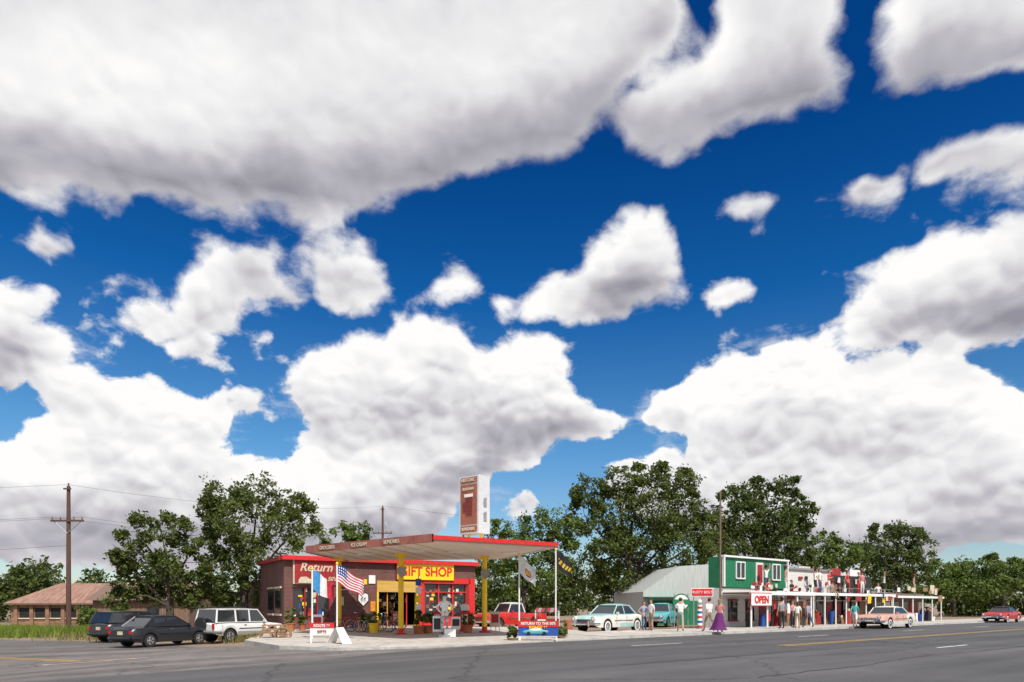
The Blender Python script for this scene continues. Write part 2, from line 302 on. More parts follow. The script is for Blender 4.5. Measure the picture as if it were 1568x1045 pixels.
g.add([(10,0,2.2),(10,8,2.2),(10,4,3.95)],[(0,1,2)],greyw); g.box((5,-.46,2.1),(10.8,.06,.14),greyw); g.obj('roof',parent=sh)
bx,by=at(205,58); wh=empty('wooden_shed',(bx-3.5,by,-.33),rad(3))
g=G(); g.box((4,3,1.25),(8,6,2.5),greyw); g.box((2,-.03,1.2),(.9,.06,2),dark); g.box((5,-.03,1.4),(1,.06,.8),glass)
for i in range(20): g.box((.2+i*.4,-.012,1.25),(.05,.03,2.5),wood)
g.obj('walls',parent=wh); g=G(); g.add([(-.4,-.5,2.4),(8.4,-.5,2.4),(8.4,3,3.9),(-.4,3,3.9),(-.4,6.5,2.4),(8.4,6.5,2.4)],[(0,1,2,3),(3,2,5,4)],greyw); g.add([(0,0,2.5),(0,6,2.5),(0,3,3.8)],[(0,1,2)],greyw); g.obj('roof',parent=wh)
# ---------------- shop
P0=(-12.7,38.0); SA=math.atan2(.522,.853); shop=empty('gift_shop',(P0[0],P0[1],.27),SA); L=12.07; DP=5.6
g=G()
def wallx(g,x0,x1,z0,z1,y,m,th=.3): g.box(((x0+x1)/2,y+th/2,(z0+z1)/2),(x1-x0,th,z1-z0),m)
wallx(g,0,.45,0,3.9,0,brick); wallx(g,.45,2.6,0,.6,0,brick); wallx(g,.45,2.6,2.4,3.9,0,brick); wallx(g,2.6,5.4,0,3.9,0,brick)
wallx(g,5.4,8.05,2.85,3.9,0,brick); wallx(g,8.05,8.5,0,3.9,0,brick); wallx(g,8.5,11.5,2.7,3.9,0,brick); wallx(g,8.5,11.5,0,.55,0,brick); wallx(g,11.5,L,0,3.9,0,brick)
g.box((.15,.3+DP/2,1.95),(.3,DP,3.9),brick); g.box((L-.15,.3+DP/2,1.95),(.3,DP,3.9),brick); g.box((L/2,DP+.45,1.95),(L,.3,3.9),brick)
g.box((3.5,DP+3.6,1.5),(6.6,6,3.0),brick)
g.obj('brick_walls',parent=shop)
g=G(); g.box((L/2,DP/2+.2,3.75),(L-.62,DP-.02,.2),tan); g.box((L/2,-.06,4.02),(L+.3,.5,.24),red); g.box((-.02,DP/2+.4,4.0),(.4,DP+.3,.2),dkred); g.box((L+.05,DP/2+.4,4.02),(.5,DP+.3,.24),red); g.obj('roof_and_cornice',parent=shop)
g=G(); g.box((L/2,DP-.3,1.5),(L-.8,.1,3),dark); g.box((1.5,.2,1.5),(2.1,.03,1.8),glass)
for x in(.47,1.18,1.88,2.58): g.box((x,.12,1.5),(.07,.1,1.8),dkred)
g.box((1.52,.12,2.37),(2.15,.1,.07),dkred); g.box((1.52,.08,.63),(2.25,.2,.07),dkred)
g.box((10,.2,1.62),(2.95,.03,2.1),glass)
for x in(8.53,9.5,10.5,11.47): g.box((x,.12,1.62),(.08,.1,2.15),red)
g.box((10,.12,2.2),(2.9,.09,.06),red); g.box((10,.05,.6),(3.1,.25,.1),red); g.box((10,-.03,.28),(3.4,.06,.5),red); g.box((10,-.03,2.9),(3.4,.06,.35),red)
g.box((11.8,-.03,1.5),(.45,.06,3.2),red); g.box((8.25,-.03,1.5),(.4,.06,3.1),red)
g.obj('windows',parent=shop)
g=G(); rr=random.Random(4); cols=[white,white,cream,greyw,black,steel,dkred,red,blue,tan,yellow,wood,greyw,dark]
for i in range(80):
    x=rr.choice([rr.uniform(.6,2.45),rr.uniform(8.7,11.3),rr.uniform(8.7,11.3)]); z=rr.uniform(.8,2.5) if x>5 else rr.uniform(.75,2.25); g.box((x,.17+.002*i/80,z),(rr.uniform(.06,.24),.02,rr.uniform(.08,.3)),rr.choice(cols))
for i in range(110):
    g.box((rr.uniform(5.6,7.9),rr.uniform(.8,4),rr.uniform(.1,2.1)),(rr.uniform(.06,.25),.15,rr.uniform(.08,.3)),rr.choice(cols))
g.obj('window_posters',parent=shop)
g=G(); g.box((6.72,-.02,2.5),(2.65,.12,.68),mat('gold_shutter',(.6,.36,.08),.5,var=.2,scale=2,stretch=(.3,1,12)))
for x in(5.44,7.98): g.box((x,.05,1.08),(.1,.3,2.16),yellow)
g.box((7.35,.1,1.05),(.06,.06,2.1),red); g.box((6.1,.1,1.05),(.06,.06,2.1),orange); g.obj('doorway',parent=shop)
g=G(); g.box((1.78,-.09,3.27),(2.45,.1,1.3),dkred); g.box((1.78,-.06,3.27),(2.6,.08,1.42),cream)
g.ext([(.75,-.15,2.62),(1.5,-.15,2.62),(1.6,-.15,2.8),(1.4,-.15,2.85),(1.2,-.15,2.98),(.9,-.15,2.96),(.78,-.15,2.82)],(0,-.02,0),cream); g.obj('shop_name_board',parent=shop)
t1=text('Return',.66,(1.74,-.16,3.5),cream,shop,bold=.012); t1.data.shear=.3; t1=text("to the 50's",.32,(2.2,-.16,2.86),cream,shop,bold=.008); t1.data.shear=.3
g=G(); g.box((8.55,-.12,3.45),(3.8,.12,1.02),yellow); g.box((8.55,-.09,3.45),(3.9,.12,1.1),dkred); g.obj('gift_shop_board',parent=shop)
text('GIFT SHOP',.78,(8.55,-.19,3.42),red,shop,bold=.02,sx=.93)
g=G(); sp=[(-.28,0,.25),(-.3,0,-.1),(0,0,-.42),(.3,0,-.1),(.28,0,.25),(.12,0,.32),(0,0,.26),(-.12,0,.32)]
g.ext([(4.55+p[0]*1.15,-.02,1.75+p[2]*1.15) for p in sp],(0,-.03,0),black); g.ext([(4.55+p[0],-.055,1.75+p[2]) for p in sp],(0,-.02,0),white); g.obj('route_shield',parent=shop)
text('66',.36,(4.55,-.09,1.68),black,shop,bold=.01)
g=G(); g.box((3.6,-.03,2.6),(.9,.05,.7),white); g.box((3.6,-.06,2.6),(.8,.03,.6),black); g.box((5.1,-.03,2.9),(.4,.05,.5),white); g.box((4.6,-.03,2.75),(.35,.05,.3),yellow); g.box((3.2,-.03,1.6),(.35,.05,.5),cream); g.box((5.15,-.03,1.3),(.3,.05,.6),orange); g.obj('wall_plaques',parent=shop)
for i,y in enumerate((1.3,3.2)):
    g=G(); g.box((-.02,y,1.6),(.06,1.3,1.5),glass); g.box((-.03,y,2.38),(.12,1.5,.1),cream); g.box((-.03,y,.82),(.12,1.5,.1),cream); g.obj('side_window',parent=shop)
# ---------------- canopy
can=empty('station_canopy'); cp=[(-9.7,32.2),(-3.1,26.7),(2.0,29.9),(-.5,37.0),(-9.3,38.6)]
z0,z1=4.1,4.42
cx=sum(p[0] for p in cp)/5; cy=sum(p[1] for p in cp)/5
inn=[(cx+(x-cx)*.985,cy+(y-cy)*.985) for x,y in cp]; g=G()
g.ext([(x,y,z0+.03) for x,y in inn],(0,0,.25),tan); g.obj('soffit',parent=can)
g=G()
for i in range(5):
    a=Vector((*cp[i],0));b=Vector((*cp[(i+1)%5],0)); dv=(b-a).normalized(); nn=Vector((dv.y,-dv.x,0)); lft=i in(0,4); m_=fred if lft else red
    zb=z0 if lft else z0+.1; zt_=z1 if lft else z1-.05
    g.add([a+nn*.04+Vector((0,0,zb)),b+nn*.04+Vector((0,0,zb)),b+nn*.04+Vector((0,0,zt_)),a+nn*.04+Vector((0,0,zt_)),a-nn*.05+Vector((0,0,zb)),b-nn*.05+Vector((0,0,zb)),b-nn*.05+Vector((0,0,zt_)),a-nn*.05+Vector((0,0,zt_))],[(0,1,2,3),(5,4,7,6),(3,2,6,7),(1,0,4,5)],m_)
g.obj('fascia',parent=can)
seam=mat('soffit_seam',(.42,.33,.26),.7); g=G()
for i in range(9):
    t=i/8; a=Vector((-9.1+t*8.4,38.2-t*1.4,z0+.024)); b=Vector((-9.4+t*6.2,32.3-t*5.2,z0+.024)) if i<8 else Vector((1.5,30.2,z0+.024)); g.cyl(a,b,.018,seam,n=4)
for px,d in((560,33),(640,31),(700,31.5),(780,32)):
    x,y=at(px,d); g.box((x,y,z0),(1.0,.25,.07),white,rz=-.7)
g.obj('soffit_seams',parent=can)
fa=math.atan2(cp[1][1]-cp[0][1],cp[1][0]-cp[0][0])
for t,s_ in((.2,'GROCERIES'),(.47,'ICE CREAM'),(.72,'SUNDRIES')):
    x=cp[0][0]+(cp[1][0]-cp[0][0])*t; y=cp[0][1]+(cp[1][1]-cp[0][1])*t
    text(s_,.22,(x-.04,y-.05,4.25),cream,can,rz=fa,bold=.004)
for (px,d) in((519,36.2),(614,33.0),(742,34.9)):
    x,y=at(px,d); zb=padz(y); g=G(); g.cyl((x,y,zb-.02),(x,y,z0+.03),.13,yellow,n=16); g.cyl((x,y,zb-.02),(x,y,zb+.08),.28,red,n=16); g.cyl((x,y,zb+.08),(x,y,zb+.3),.137,red,n=16); g.box((x,y,z0-.03),(.5,.5,.12),yellow); g.obj('canopy_post',parent=can)
    g=G(); g.ext([(x+p[0]*.75+.05,y-.14,3.25+p[2]*.75) for p in sp],(0,-.03,0),mat('faded_tin',(.35,.32,.27),.6,.3)); g.obj('route_shield_plate',parent=can)
g=G(); x,y=at(633,34)
for i,m_ in enumerate((red,white,yellow,white,blue)): g.box((x+.25,y,.9+i*.42+.2),(.28,.04,.34),m_)
g.cyl((x+.25,y+.04,.2),(x+.25,y+.04,3.1),.025,steel); g.obj('hanging_signs',parent=can)
# sign tower
tx,ty=at(733,33.2); tow=empty('sign_tower',(tx,ty,0),0); th=rad(40)
A=Vector((-math.cos(th),math.sin(th),0)); B=Vector((math.sin(th),math.cos(th),0)); wA,wB=1.3,.8; zb,zt=5.15,8.0
g=G(); c0=Vector((0,0,zb)); poly=[c0,c0+B*wB,c0+B*wB+A*wA,c0+A*wA]; g.ext(poly,(0,0,zt-zb),mat('sign_metal',(.66,.67,.68),.45,.2,var=.08)); g.obj('sign_cabinet',parent=tow)
nA=Vector((-math.sin(th),-math.cos(th),0)); nB=Vector((math.cos(th),-math.sin(th),0)); rzA=math.atan2(-A.y,-A.x)
rust=mat('rust_red_panel',(.3,.1,.06),.6,var=.2,scale=3); mar=mat('maroon',(.16,.02,.02),.6)
def pan(g,u0,u1,w0,w1,m,off,th_=.03):
    p=[c0+A*wA*a+nA*off+Vector((0,0,b)) for a,b in((u0,w0),(u1,w0),(u1,w1),(u0,w1))]; g.ext(p,nA*th_,m)
g=G(); pan(g,.08,.92,.45,2.42,rust,.002); pan(g,.08,.92,2.49,2.77,rust,.002); pan(g,.08,.92,.08,.38,rust,.002); pan(g,.32,.62,.9,1.8,mar,.034); pan(g,.62,.78,1.1,1.55,mar,.034); pan(g,.28,.7,1.8,1.95,white,.034); g.obj('sign_panel',parent=tow)
mid=A*wA*.5+nA*.06
for s_,z,sz in(('HISTORIC',zb+2.63,.22),('SELIGMAN',zb+2.2,.17),('SUNDRIES',zb+.23,.2)): text(s_,sz,tuple(mid+Vector((0,0,z))),cream,tow,rz=rzA,bold=.006)
g=G(); pc=c0+B*wB*.55+nB*.003
for z in(.6,1.3,): g.ext([pc-B*.1+Vector((0,0,z)),pc+B*.12+Vector((0,0,z)),pc+B*.12+Vector((0,0,z+.5)),pc-B*.1+Vector((0,0,z+.4))],nB*.02,steel)
g.obj('side_emblem',parent=tow)
g=G()
for a,b in((.2,.4),(1.05,.4)):
    p=A*a+B*b; g.cyl((p.x,p.y,z1-.1),(p.x,p.y,zb),.07,yellow)
g.cyl((-2.1,0,z1-.1),(-1.0,.5,z1+.45),.09,yellow); g.cyl((-1.0,.5,z1+.45),(-.3,.5,z1+.45),.09,yellow); g.cyl((-2.1,0,z1),(-2.9,.2,z1),.06,yellow)
p=A*(wA+.12)+B*.4; g.cyl((p.x,p.y,z1-.1),(p.x,p.y,zt-.3),.05,mat('rust_pipe',(.2,.08,.05),.8)); g.box((-.1,.4,z1+.06),(2.2,.6,.1),steel); g.obj('supports',parent=tow)
# ---------------- vehicles
lampg=mat('lamp_glass',(.7,.7,.68),.1)
def car(name,x,y,z,hd,prof,hw,wx,wr,gh,paint,roofm=None,colfn=None,sill=.3,pillars=(),white_wall=False,classic=False,spare=False,trim=None):
    e=empty(name,(x,y,z),hd); roofm=roofm or paint; x0,x1=prof[0][0],prof[-1][0]; px_,pz=zip(*prof); hx,hy=zip(*hw)
    xs=set(np.linspace(x0,x1,34)); ar=wr*1.2
    for c in wx:
        xs={q for q in xs if abs(q-c)>ar+.03}
        for k in(-1,-.985,-.93,-.8,-.6,-.3,0,.3,.6,.8,.93,.985,1): xs.add(c+k*ar)
        xs.add(c-ar-.012); xs.add(c+ar+.012)
    xs=sorted(xs); g=G(); rings=[]
    for q in xs:
        zt=float(np.interp(q,px_,pz)); h=float(np.interp(q,hx,hy)); zb=sill
        if q<x0+.3: zb=sill+.12*(1-(q-x0)/.3)
        if q>x1-.3: zb=sill+.12*(1-(x1-q)/.3)
        for c in wx:
            if abs(q-c)<=ar+1e-6: zb=max(sill,wr+math.sqrt(max(0,ar*ar-(q-c)**2)))
        zb=min(zb,zt-.12); H=zt-zb; f=lambda t: zb+H*t
        rings.append([(0,zt+.02),(h*.5,zt+.012),(h*.84,zt-.01),(h*.95,zt-min(.07,H*.2)),(h,max(f(.5),zt-.28)),(h,f(.3)),(h*.975,zb),(h*.72,zb),(0,zb)])
    for i in range(len(xs)-1):
        a,b=rings[i],rings[i+1]
        for s_ in(1,-1):
            for j in range(8):
                vs=[(xs[i],s_*a[j][0],a[j][1]),(xs[i],s_*a[j+1][0],a[j+1][1]),(xs[i+1],s_*b[j+1][0],b[j+1][1]),(xs[i+1],s_*b[j][0],b[j][1])]
                m_=paint
                if colfn: m_=colfn((xs[i]+xs[i+1])/2,(a[j][1]+a[j+1][1])/2,j) or paint
                if j>=6: m_=black
                g.add(vs,[(0,1,2,3)],m_,True)
    for i in(0,-1):
        a=rings[i]; vs=[(xs[i],p[0],p[1]) for p in a]+[(xs[i],-p[0],p[1]) for p in a[-2:0:-1]]; g.add(vs,[tuple(range(len(vs)))],paint)
    o=g.obj('body',parent=e)
    bm=bmesh.new(); bm.from_mesh(o.data); bmesh.ops.remove_doubles(bm,verts=bm.verts,dist=.0008); bmesh.ops.recalc_face_normals(bm,faces=bm.faces)
    for ed in bm.edges:
        ed.smooth=not(len(ed.link_faces)==2 and ed.calc_face_angle(0)>rad(42))
    bm.to_mesh(o.data); bm.free()
    xb0,xt0,xt1,xb1,zb,zt,wb,wt=gh; g=G()
    lo=[(xb0,-wb,zb),(xb1,-wb,zb),(xb1,wb,zb),(xb0,wb,zb)]; hi=[(xt0,-wt,zt),(xt1,-wt,zt),(xt1,wt,zt),(xt0,wt,zt)]
    g.add(lo+hi,[(0,1,5,4),(1,2,6,5),(2,3,7,6),(3,0,4,7)],glass); g.obj('windows',parent=e)
    g=G(); nx,ny=8,8; V=[];Fc=[]
    for i in range(nx+1):
        for j in range(ny+1):
            u=i/nx;v=j/ny*2-1; q=xt0-.05+(xt1-xt0+.1)*u; ed=1-(2*u-1)**4; V.append((q,v*(wt+.03)*(1-.06*(2*u-1)**4),zt+.03+(.05+.03*classic)*ed*(1-v**4)))
    for i in range(nx):
        for j in range(ny): k=i*(ny+1)+j; Fc.append((k,k+1,k+ny+2,k+ny+1))
    g.add(V,Fc,roofm,True)
    g.box(((xt0+xt1)/2,0,zt+.01),(xt1-xt0+.06,2*wt+.03,.05),roofm)
    pr=.035
    for s_ in(1,-1):
        g.cyl((xb0,s_*wb,zb-.02),(xt0,s_*wt,zt+.01),pr*1.5,roofm,pr*1.2,n=6); g.cyl((xb1,s_*wb,zb-.02),(xt1,s_*wt,zt+.01),pr,roofm,n=6)
        for p in pillars:
            xa=p[0]; w_=p[1]; g.add([(xa-w_,s_*(wb+.012),zb-.02),(xa+w_,s_*(wb+.012),zb-.02),(xa+w_*.8,s_*(wt+.012),zt+.01),(xa-w_*.8,s_*(wt+.012),zt+.01)],[(0,1,2,3)],roofm)
        g.cyl((xb0,s_*(wb+.01),zb),(xb1,s_*(wb+.01),zb),.022,chrome if classic else roofm,n=5)
    g.obj('roof',parent=e)
    for i,c in enumerate(wx):
        for s_ in(1,-1):
            h=float(np.interp(c,hx,hy)); yo=s_*(h-.03); yi=s_*(h-.25); g=G(); g.cyl((c,yi,wr),(c,yo,wr),wr,rubber,n=24)
            if white_wall: g.cyl((c,yo,wr),(c,yo+s_*.006,wr),wr*.82,white,n=24)
            g.cyl((c,yo+s_*.004,wr),(c,yo+s_*.014,wr),wr*.62,chrome if classic else steel,n=20); g.cyl((c,yo+s_*.014,wr),(c,yo+s_*.045,wr),wr*.3,chrome,r2=wr*.15,n=14)
            if not classic:
                for k in range(5):
                    t=k*1.2566; g.box((c+math.cos(t)*wr*.43,yo+s_*.012,wr+math.sin(t)*wr*.43),(.07,.012,.07),black)
            g.obj('wheel_%d'%(i*2+(s_>0)+1),parent=e)
    hf=float(np.interp(x1-.1,hx,hy)); hr=float(np.interp(x0+.1,hx,hy)); zf=float(np.interp(x1-.05,px_,pz)); zr=float(np.interp(x0+.05,px_,pz)); bm_=chrome if classic else (trim or black); g=G()
    for (xe,sg,h) in((x1,1,hf),(x0,-1,hr)):
        pts=[(xe-sg*.35,-h-.03,sill+.2),(xe+sg*.02,-h*.92,sill+.2),(xe+sg*.1,-h*.5,sill+.2),(xe+sg*.12,0,sill+.2),(xe+sg*.1,h*.5,sill+.2),(xe+sg*.02,h*.92,sill+.2),(xe-sg*.35,h+.03,sill+.2)]
        g.path(pts,.08,bm_,8)
        if classic:
            for s_ in(-.45,.45): g.cyl((xe+sg*.14,s_,sill+.08),(xe+sg*.16,s_,sill+.38),.05,chrome)
    g.obj('bumpers',parent=e); g=G()
    zl=(sill+zf)/2+.17
    for q in (pillars[0][0] if pillars else -.3, xb1-.12, xb0+.35):
        for s_ in(1,-1):
            h=float(np.interp(q,hx,hy)); 
            if min(abs(q-c) for c in wx)>ar: g.box((q,s_*(h-.002),(sill+zb)/2),(.014,.012,(zb-sill)*.55),black)
    for s_ in(1,-1):
        if classic:
            g.cyl((x1-.3,s_*hf*.8,zl+.08),(x1+.04,s_*hf*.8,zl+.06),.14,paint,n=16); g.cyl((x1+.03,s_*hf*.8,zl+.06),(x1+.06,s_*hf*.8,zl+.06),.125,chrome,n=16); g.sph((x1+.05,s_*hf*.8,zl+.06),(.03,.1,.1),lampg)
        else: g.box((x1+.0,s_*hf*.76,zl),(.05,.34,.15),lampg)
        g.box((x0-.01,s_*hr*.86,(sill+zr)/2+.15),(.05,.16,.28 if classic or spare else .14),mat('tail_lamp',(.5,.01,.01),.2))
        g.box(((xb0*.45+xb1*.55),s_*(wb+.05),zb-.13),(.14,.03,.025),chrome); g.box((xb1-.25,s_*(wb+.12),zb+.06),(.07,.16,.12),paint)
        g.box(((x0+x1)/2,s_*(max(hy)+.004),sill+(zb-sill)*.52),(abs(wx[0]-wx[1])*.62,.016,.045),chrome if classic else black)
    g.box((x1+.005,0,zl-.06),(.05,hf*1.1,.22),chrome if classic else black)
    for k in range(9): g.box((x1+.035,(-.5+k/8)*hf*1.0,zl-.06),(.02,.03,.2),black if classic else steel)
    g.box((x0-.015,0,(sill+zr)/2+.12),(.03,.32,.16),cream)
    if spare: g.cyl((x0-.02,.15,.95),(x0-.2,.15,.95),.36,black,n=20)
    g.obj('lamps_and_grille',parent=e)
    if spare:
        g=G()
        for s_ in(-.5,.5): g.cyl((xt0+.2,s_,zt+.13),(xt1-.5,s_,zt+.13),.018,black)
        for q in(xt0+.5,xt1-.8): g.cyl((q,-.55,zt+.14),(q,.55,zt+.14),.02,black)
        g.obj('roof_rack',parent=e)
    return e
def paint(n,c,r=.3,v=.05): return mat(n,c,r,var=v,coat=.4,scale=2)
wp=paint('car_white',(.74,.74,.72)); bp_=paint('car_black',(.018,.02,.024)); gp=paint('car_charcoal',(.03,.032,.036)); tq=paint('car_pale_turquoise',(.36,.56,.53),.4,.15); ofw=paint('car_offwhite',(.68,.67,.6),.4,.1); pk=paint('car_salmon',(.62,.33,.24),.35,.08); rd=paint('car_red',(.5,.02,.015)); tqd=paint('car_turquoise',(.1,.4,.42),.45,.12)
x,y=at(369,36.5); car('suv',x,y,-.3,rad(60),[(-2.2,.95),(-2.15,1.05),(-1.9,1.07),(.75,1.07),(1.0,1.04),(2.15,.93),(2.3,.78)],[(-2.2,.8),(-2,.86),(1.8,.86),(2.3,.74)],(-1.3,1.38),.36,(-2.12,-2.0,.45,1.0,1.06,1.7,.82,.72),wp,sill=.38,pillars=((-.95,.06),(-.1,.05)),spare=True,colfn=lambda x,z,j: (mat('tan_cladding',(.35,.32,.28),.6) if z<.55 and j>=5 else None),trim=mat('bumper_grey',(.2,.2,.2)))
x,y=at(250,33.2); car('sedan',x,y,-.32,rad(66),[(-2.25,.8),(-2.15,.95),(-1.3,.98),(.8,.96),(2.1,.82),(2.25,.68)],[(-2.25,.78),(-2,.86),(1.8,.86),(2.25,.76)],(-1.35,1.4),.31,(-1.6,-1.0,.15,.95,.96,1.4,.78,.64),bp_,sill=.22,pillars=((-.4,.04),(-1.15,.1)))
x,y=at(208,37.5); car('crossover_suv',x,y,-.33,rad(64),[(-2.1,.95),(-2.0,1.05),(.8,1.05),(2.05,.9),(2.2,.7)],[(-2.1,.8),(-1.9,.9),(1.7,.9),(2.2,.75)],(-1.25,1.35),.34,(-2.05,-1.75,.3,1.05,1.04,1.58,.82,.68),gp,sill=.25,pillars=((-1.2,.07),(-.35,.05)))
x,y=at(934,39.5); car('classic_sedan',x,y,.1,rad(228),[(-2.6,.72),(-2.45,.92),(-1.9,1.02),(-1.2,1.06),(.8,1.05),(1.2,1.02),(2.2,.96),(2.5,.86),(2.6,.7)],[(-2.6,.72),(-2.3,.88),(0,.96),(2.2,.92),(2.6,.78)],(-1.55,1.55),.36,(-1.5,-.95,.25,.85,1.04,1.52,.8,.64),ofw,roofm=tq,classic=True,white_wall=True,pillars=((-.3,.04),),colfn=lambda x,z,j:(tq if (j<3 and x>-1) or (z<.62 and x<.4) else None))
x,y=at(1357,46.2); car('classic_coupe',x,y,.1,RA+math.pi,[(-2.75,.8),(-2.7,1.0),(-2.3,1.02),(-1.2,.98),(.8,.98),(1.3,.95),(2.4,.9),(2.6,.8),(2.7,.65)],[(-2.75,.8),(-2.3,.94),(0,.97),(2.3,.95),(2.7,.82)],(-1.55,1.6),.34,(-1.5,-.9,.35,.75,.98,1.38,.8,.66),pk,roofm=ofw,classic=True,white_wall=True,colfn=lambda x,z,j:(ofw if z<.5 or (j>=3 and x<-.9) else None))
x,y=at(1534,62); car('classic_convertible',x,y,.1,RA+math.pi,[(-2.6,.8),(-2.5,.95),(-1.2,.95),(.8,.95),(2.3,.88),(2.6,.65)],[(-2.6,.78),(-2.2,.92),(2.2,.92),(2.6,.78)],(-1.5,1.55),.34,(-1.4,-.9,.3,.7,.95,1.34,.78,.62),rd,roofm=black,classic=True,white_wall=True)
x,y=at(1012,49); car('vintage_car',x,y,.1,rad(245),[(-2.3,.7),(-2.1,.98),(-1.2,1.1),(.6,1.1),(1.0,1.08),(2.0,.98),(2.2,.72)],[(-2.3,.6),(-1.8,.86),(0,.9),(1.6,.84),(2.2,.6)],(-1.35,1.35),.36,(-1.5,-.9,.2,.6,1.08,1.6,.74,.56),tqd,classic=True,pillars=((-.35,.04),))
x,y=at(779,43.5); car('pickup_truck',x,y,.12,rad(218),[(-2.5,.98),(-2.4,1.0),(-.8,1.0),(-.75,1.1),(.6,1.1),(.9,1.08),(2.0,1.02),(2.2,.8)],[(-2.5,.8),(-2,.88),(1.8,.86),(2.2,.68)],(-1.5,1.4),.36,(-.72,-.6,.3,.62,1.08,1.6,.74,.6),rd,roofm=ofw,classic=True)
# ---------------- people
def person(name,x,y,z,hd,h=1.72,shirt=white,pants=blue,hair=None,pose='stand',female=False,skirt=None,sleeve=.5,shorts=False,hat=None,shoes=black,arm=None,skinm=None):
    hair=hair or mat('hair_brown',(.06,.035,.02),.7); S=h/1.75; skinm=skinm or skin; sw=.155 if female else .18
    J={'pel':(0,0,.95,.125),'spi':(0,0,1.12,.105 if female else .12),'che':(0,-.01,1.33,.13),'nk':(0,.005,1.49,.052),'hd0':(0,-.015,1.58,.075),'hd1':(0,-.01,1.67,.088),'hd2':(0,.0,1.73,.06)}
    E=[('pel','spi','t'),('spi','che','t'),('che','nk','n'),('nk','hd0','n'),('hd0','hd1','h'),('hd1','hd2','h')]
    walk={'stand':0,'walk':.22,'sit':0}[pose]
    for s_,t in((1,'l'),(-1,'r')):
        w=walk*s_
        J['sh'+t]=(s_*sw,0,1.41,.062)
        if arm=='akimbo' : J['el'+t]=(s_*.36,.06,1.17,.042); J['wr'+t]=(s_*.2,-.04,1.0,.03); dh=Vector((-s_*.5,-.3,-.6))
        elif arm=='fold' or (arm=='camera'): 
            J['el'+t]=(s_*.24,-.03,1.16,.042); J['wr'+t]=(s_*.09,-.22,1.2 if arm=='fold' else 1.5,.03); dh=Vector((-s_*.7,-.3,.3))
        elif arm=='up': J['el'+t]=(s_*.38,-.02,1.55,.042); J['wr'+t]=(s_*.42,-.05,1.8,.03); dh=Vector((s_*.1,0,1))
        else: J['el'+t]=(s_*.235,.03+w*.5,1.14,.042); J['wr'+t]=(s_*.25,-.06+w*1.0,.89,.03); dh=Vector((0,-.15,-1))
        J['hi'+t]=(s_*.09,0,.9,.092)
        if pose=='sit': J['kn'+t]=(s_*.12,-.42,.93,.062); J['an'+t]=(s_*.12,-.46,.5,.042); J['to'+t]=(s_*.13,-.62,.44,.036)
        else: J['kn'+t]=(s_*.1,-.03-w*.9,.5,.062); J['an'+t]=(s_*.1,.02-w*1.5,.09+max(0,-w)*.25,.042); J['to'+t]=(s_*.12,-.15-w*1.5,.04+max(0,-w)*.1,.036)
        wr=Vector(J['wr'+t][:3]); dh=dh.normalized(); pa=wr+dh*.09; J['pa'+t]=(*pa,.03)
        E+=[('che','sh'+t,'t'),('sh'+t,'el'+t,'s'),('el'+t,'wr'+t,'f'),('wr'+t,'pa'+t,'k'),('pel','hi'+t,'p'),('hi'+t,'kn'+t,'p'),('kn'+t,'an'+t,'q'),('an'+t,'to'+t,'o')]
        side=dh.cross(Vector((s_,0,0))).normalized() if abs(dh.x)<.9 else Vector((0,0,1))
        for k,(off,ln) in enumerate(((-.028,.07),(-.01,.085),(.01,.08),(.026,.065))):
            a=pa+side*off; b=a+dh*ln*.6; c=b+dh*ln*.45+Vector((-s_*.018,0,0))
            n0='f%s%d'%(t,k); J[n0+'a']=(*a,.0095);J[n0+'b']=(*b,.0085);J[n0+'c']=(*c,.007); E+=[(n0+'a',n0+'b','k'),(n0+'b',n0+'c','k')]
        a=wr+dh*.04-side*.02; b=a-side*.035+dh*.02; c=b+dh*.035; n0='t'+t; J[n0+'a']=(*a,.012);J[n0+'b']=(*b,.01);J[n0+'c']=(*c,.008); E+=[(n0+'a',n0+'b','k'),(n0+'b',n0+'c','k')]
    K=list(J); me=bpy.data.meshes.new('tmp'); me.from_pydata([J[k][:3] for k in K],[(K.index(a),K.index(b)) for a,b,_ in E],[])
    o=bpy.data.objects.new('tmp',me); COL.objects.link(o); md=o.modifiers.new('s','SKIN'); md.use_smooth_shade=True; md.branch_smoothing=.3
    for i,k in enumerate(K):
        sv=me.skin_vertices[0].data[i]; r=J[k][3]; sv.radius=(r*(1.25 if k in('pel','spi','che') else 1),r*(.85 if k in('pel','spi','che') else 1)); sv.use_root=(k=='pel' or (k[0] in 'ft' and k[-1]=='a' and len(k)>2))
    sb=o.modifiers.new('d','SUBSURF'); sb.levels=1; sb.render_levels=1
    dg=bpy.context.evaluated_depsgraph_get(); m2=bpy.data.meshes.new_from_object(o.evaluated_get(dg)); bpy.data.objects.remove(o)
    pm={'t':shirt,'n':skinm,'h':skinm,'s':shirt,'f':skinm if sleeve<1 else shirt,'k':skinm,'p':pants,'q':skinm if shorts else pants,'o':shoes}
    segs=[(Vector(J[a][:3]),Vector(J[b][:3]),l) for a,b,l in E]; g=G(); vs=[tuple(v.co) for v in m2.vertices]; byl={}
    for p in m2.polygons:
        c=p.center; best=None;bd=9
        for a,b,l in segs:
            ab=b-a; t=max(0,min(1,(c-a).dot(ab)/ab.length_squared)); dd=(c-(a+ab*t)).length
            if dd<bd: bd=dd;best=(l,t)
        l,t=best; mm=pm[l]
        if l=='n' and c.z<1.44: mm=shirt
        if c.z<.99 and l=='t': mm=pants
        if l=='s' and t>sleeve*1.6: mm=skinm
        if (l=='h' or (c.z>1.56 and l=='n')) and (c.z>1.7 or (c.y>.01 and c.z>1.57)): mm=hair
        byl.setdefault(mm.name,(mm,[]))[1].append(tuple(p.vertices))
    first=True
